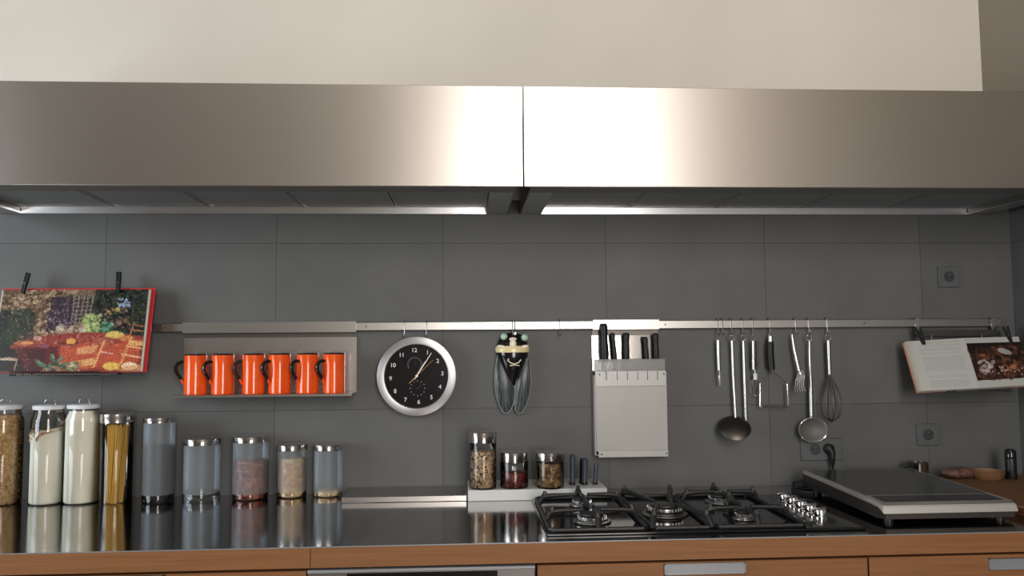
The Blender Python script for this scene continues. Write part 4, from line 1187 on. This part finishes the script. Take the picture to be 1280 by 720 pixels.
def burner(x, y, r, wok=False):
    b_ = MB().lathe([(0, 0), (r*1.28, 0), (r*1.34, .002), (r*1.30, .005), (r*1.1, .006), (r*1.05, .009)], (x, y, zh), 40).build('burner', M['burner'], t)
    if wok: MB().lathe([(r*1.0, .006), (r*1.05, .014), (r*.92, .018), (r*.8, .018)], (x, y, zh), 40).build('wok_ring', M['darksteel'], b_)
    z = zh+(.010 if wok else .004); pr = [(r*.7, 0), (r*.98, .002), (r, .006), (r*.98, .013), (r*.86, .015), (r*.4, .015)]
    mb = MB().lathe(pr, (x, y, z), 40)
    for k in range(28):
        a = 2*PI*k/28; mb.box(x+r*.99*math.cos(a)-.0012, x+r*.99*math.cos(a)+.0012, y+r*.99*math.sin(a)-.0012, y+r*.99*math.sin(a)+.0012, z+.006, z+.014)
    mb.build('flame_ring', M['sat'], b_)
    MB().lathe([(r*.78, .015), (r*.82, .017), (r*.80, .021), (r*.6, .023), (0, .0235)], (x, y, z), 36).build('cap', M['iron'], b_)


BUR = [(-.150, -.345, .030, 0), (-.155, -.585, .042, 0), (.078, -.505, .052, 1), (.305, -.335, .040, 0), (.292, -.590, .026, 0)]
for b_ in BUR: burner(*b_)


def grate(x0, x1, y0, y1, centres):
    g = MB(); zb = zh+.006; zt = zh+.034; r = .0065
    g.tube([(x0+.012, y0, zb), (x1-.012, y0, zb), (x1, y0+.012, zb), (x1, y1-.012, zb), (x1-.012, y1, zb), (x0+.012, y1, zb), (x0, y1-.012, zb), (x0, y0+.012, zb)], r, 8, closed=True)
    for (x, y) in ((x0+.01, y0+.01), (x1-.01, y0+.01), (x0+.01, y1-.01), (x1-.01, y1-.01)): g.tube([(x, y, zh), (x, y, zb)], .008, 10)
    gr = g.build('pan_support', M['iron'], t)
    for (cx, cy, rr, half_y) in centres:
        for k in range(4):
            a = k*PI/2 + (0 if len(centres) == 2 else PI/4)
            dx, dy = math.cos(a), math.sin(a)
            ex = x1 if dx > .3 else x0 if dx < -.3 else cx
            ey = cy+half_y*(1 if dy > .3 else -1) if abs(dy) > .3 else cy
            if len(centres) == 1: ey = y1 if dy > 0 else y0
            tip = Vector((cx+dx*rr*.55, cy+dy*rr*.55, zt)); root = Vector((ex, min(max(ey, y0), y1), zb)); mid = tip.lerp(root, .62); mid.z = zt-.001
            m2 = tip.lerp(root, .86); m2.z = zt-.004
            MB().tube([root+Vector((0, 0, -.002)), m2.lerp(root, .3)+Vector((0, 0, .004)), m2, mid, tip+Vector((0, 0, .001))], [.0075, .0092, .0090, .0075, .005], 8, flat=1.1).tube([m2+Vector((0, 0, -.002)), m2+Vector((-dx*.004, -dy*.004, .017))], [.0095, .0055], 6).build('support_arm', M['iron'], gr)
    return gr


grate(-.288, -.020, -.712, -.240, [(BUR[0][0], BUR[0][1], .032, .10), (BUR[1][0], BUR[1][1], .045, .125)])
grate(-.006, .162, -.712, -.240, [(BUR[2][0], BUR[2][1], .07, .2)])
grate(.176, .425, -.712, -.240, [(BUR[3][0], BUR[3][1], .04, .095), (BUR[4][0], BUR[4][1], .035, .12)])
for k in range(5):
    x, y = .515+.002*k, -.335-.062*k
    kb = MB().lathe([(.021, 0), (.021, .003), (.0175, .004), (.0165, .019), (.0150, .022), (0, .022)], (x, y, zh), 28).build('knob', M['chrome'], t)
    ro = Matrix.Rotation(math.radians(12), 3, 'Z')
    MB().box(x-.026, x+.020, y-.0045, y+.0045, zh+.016, zh+.0275, .002, ro).build('grip_bar', M['chrome'], kb)

# ------------------------------------------------------------------ portable induction hob
t = thing('portable_hob', 'portable steel cooktop with black control strip at the right', 'portable hob', (.87, -.38, ZC))
fx0, fx1, fy, by = .668, 1.070, -.672, -.115


def zz(y, z): return z+(y-fy)*.032           # the housing rises gently towards the wall


ring_ = lambda y, a, b2, z0, z1: [(a, y, z0), (b2, y, z0), (b2, y, z1), (a, y, z1)]
mb = MB(); mb.loft([ring_(fy+.006, fx0+.010, fx1-.010, .936, .9515), ring_(fy+.04, fx0+.001, fx1-.001, .934, .9655), ring_(by, fx0+.001, fx1-.001, .942, .978)]); mb.build('underbody', M['darksteel'], t)
mb = MB(); mb.loft([[(fx0, fy, .951), (fx1, fy, .951), (fx1-.003, fy+.007, .973), (fx0+.003, fy+.007, .973)], ring_(fy+.03, fx0-.001, fx1+.001, .966, .9795), ring_(by, fx0+.002, fx1-.002, .9785, .992)])
bmesh.ops.bevel(mb.bm, geom=list(mb.bm.edges), offset=.0025, segments=2, affect='EDGES'); mb.build('housing', M['housing'], t)


def top_quad(x0_, x1_, y0_, y1_, lift, name, ma):
    z_ = lambda y: .9795+(y-fy-.03)/(by-fy-.03)*.0125+lift
    pts = [(x0_, y0_, z_(y0_)), (x1_, y0_, z_(y0_)), (x1_, y1_, z_(y1_)), (x0_, y1_, z_(y1_))]
    return MB().prism(pts, (0, 0, -.002)).build(name, ma, t, smooth=0)


top_quad(fx0+.014, fx1-.014, fy+.125, by-.012, .0012, 'glass_top', mat('cooktop_glass', (.03, .03, .031), .14, spec=.6, IOR=2.0))
o = top_quad(fx0+.022, fx1-.022, fy+.034, fy+.113, .0012, 'control_strip', M['gblack']); o['label'] = 'black touch control strip'
for x in (fx0+.035, fx1-.035):
    for y in (fy+.04, by-.04): MB().lathe([(0, 0), (.014, 0), (.014, .016), (.010, .03)], (x, y, ZC+.0002), 16).build('foot', M['black'], t)
MB().tube([(fx0+.02, by+.004, .955), (fx0-.02, by+.03, .945), (fx0-.05, by-.03, ZC+.006), (fx0-.04, by-.10, ZC+.006), (fx0-.02, by-.13, ZC+.008)], .005, 8).build('cable', M['black'], t)

# ------------------------------------------------------------------ right corner
o = MB().box(1.125, 1.545, -.62, -.06, ZC+.0003, ZC+.030, .004).build('chopping_board', M['board']); tag(o, 'thick wooden chopping board lying at the right wall', 'chopping board')
ZB = ZC+.0303
c = P(1152, 590, -.10); t = thing('steel_pot', 'small shiny steel pot behind the portable cooktop', 'pot', (c.x, -.075, ZC), world=False)
R_ = .036; H_ = P(1152, 577.5, -.075).z-ZC
t['_w'] = 0
MB().lathe([(0, .0), (R_*.9, 0), (R_, .006), (R_, H_-.003), (R_+.002, H_), (R_-.002, H_), (R_-.002, .01), (0, .008)], seg=36).build('body', M['lid'], t)
MB().tube([(-R_, 0, H_*.85), (-R_-.022, .0, H_*.82), (-R_-.026, 0, H_*.55), (-R_, 0, H_*.4)], .004, 8).build('handle', M['black'], t)
a_ = P(1197, 594, -.10)
t = MB(); t.ball((0, 0, .0), (.062, .034, .020), 3)
for v in t.bm.verts:
    v.co.z += .004*math.sin(v.co.x*90)*math.cos(v.co.y*70); v.co.z = max(v.co.z, -.018)
o = t.build('dried_sausage', M['sausage']); o.location = (a_.x, -.10, ZB+.0185); tag(o, 'mottled reddish-brown piece of food on the chopping board', 'food')
a_ = P(1232, 592, -.11)
o = MB().lathe([(0, 0), (.040, 0), (.050, .012), (.054, .026), (.056, .030), (.052, .030), (.046, .014), (0, .006)], seg=36, sx=1.05).build('wooden_bowl', M['wicker']); o.location = (a_.x, -.12, ZB); tag(o, 'shallow pale wooden bowl on the chopping board in the corner', 'bowl')
a_ = P(1264, 590, -.13)
t = thing('pepper_mill', 'slim black cylindrical mill standing in the right corner', 'mill', (a_.x, -.13, ZB), world=False)
H_ = P(1264, 561, -.13).z-ZB
MB().lathe([(0, 0), (.0185, 0), (.0195, .003), (.0185, H_*.3), (.0185, H_*.68), (.0175, H_*.7)], seg=28).build('body', M['black'], t)
MB().lathe([(.0175, H_*.71), (.0192, H_*.73), (.0185, H_*.93), (.012, H_), (0, H_+.001)], seg=28).build('cap', M['gblack'], t)

for o in bpy.data.objects:
    if '_w' in o.keys(): del o['_w']
# ------------------------------------------------------------------ world and view
w = bpy.data.worlds.new('World'); bpy.context.scene.world = w; w.use_nodes = True
w.node_tree.nodes['Background'].inputs[0].default_value = (.75, .85, 1, 1); w.node_tree.nodes['Background'].inputs[1].default_value = .3
sc = bpy.context.scene
sc.view_settings.view_transform = 'Standard'; sc.view_settings.look = 'None'; sc.view_settings.gamma = 1; sc.view_settings.use_curve_mapping = False
sc.view_settings.exposure = 0.0
sc.cycles.use_denoising = True
sc.cycles.max_bounces = 12; sc.cycles.transparent_max_bounces = 24; sc.cycles.diffuse_bounces = 5; sc.cycles.sample_clamp_indirect = 6
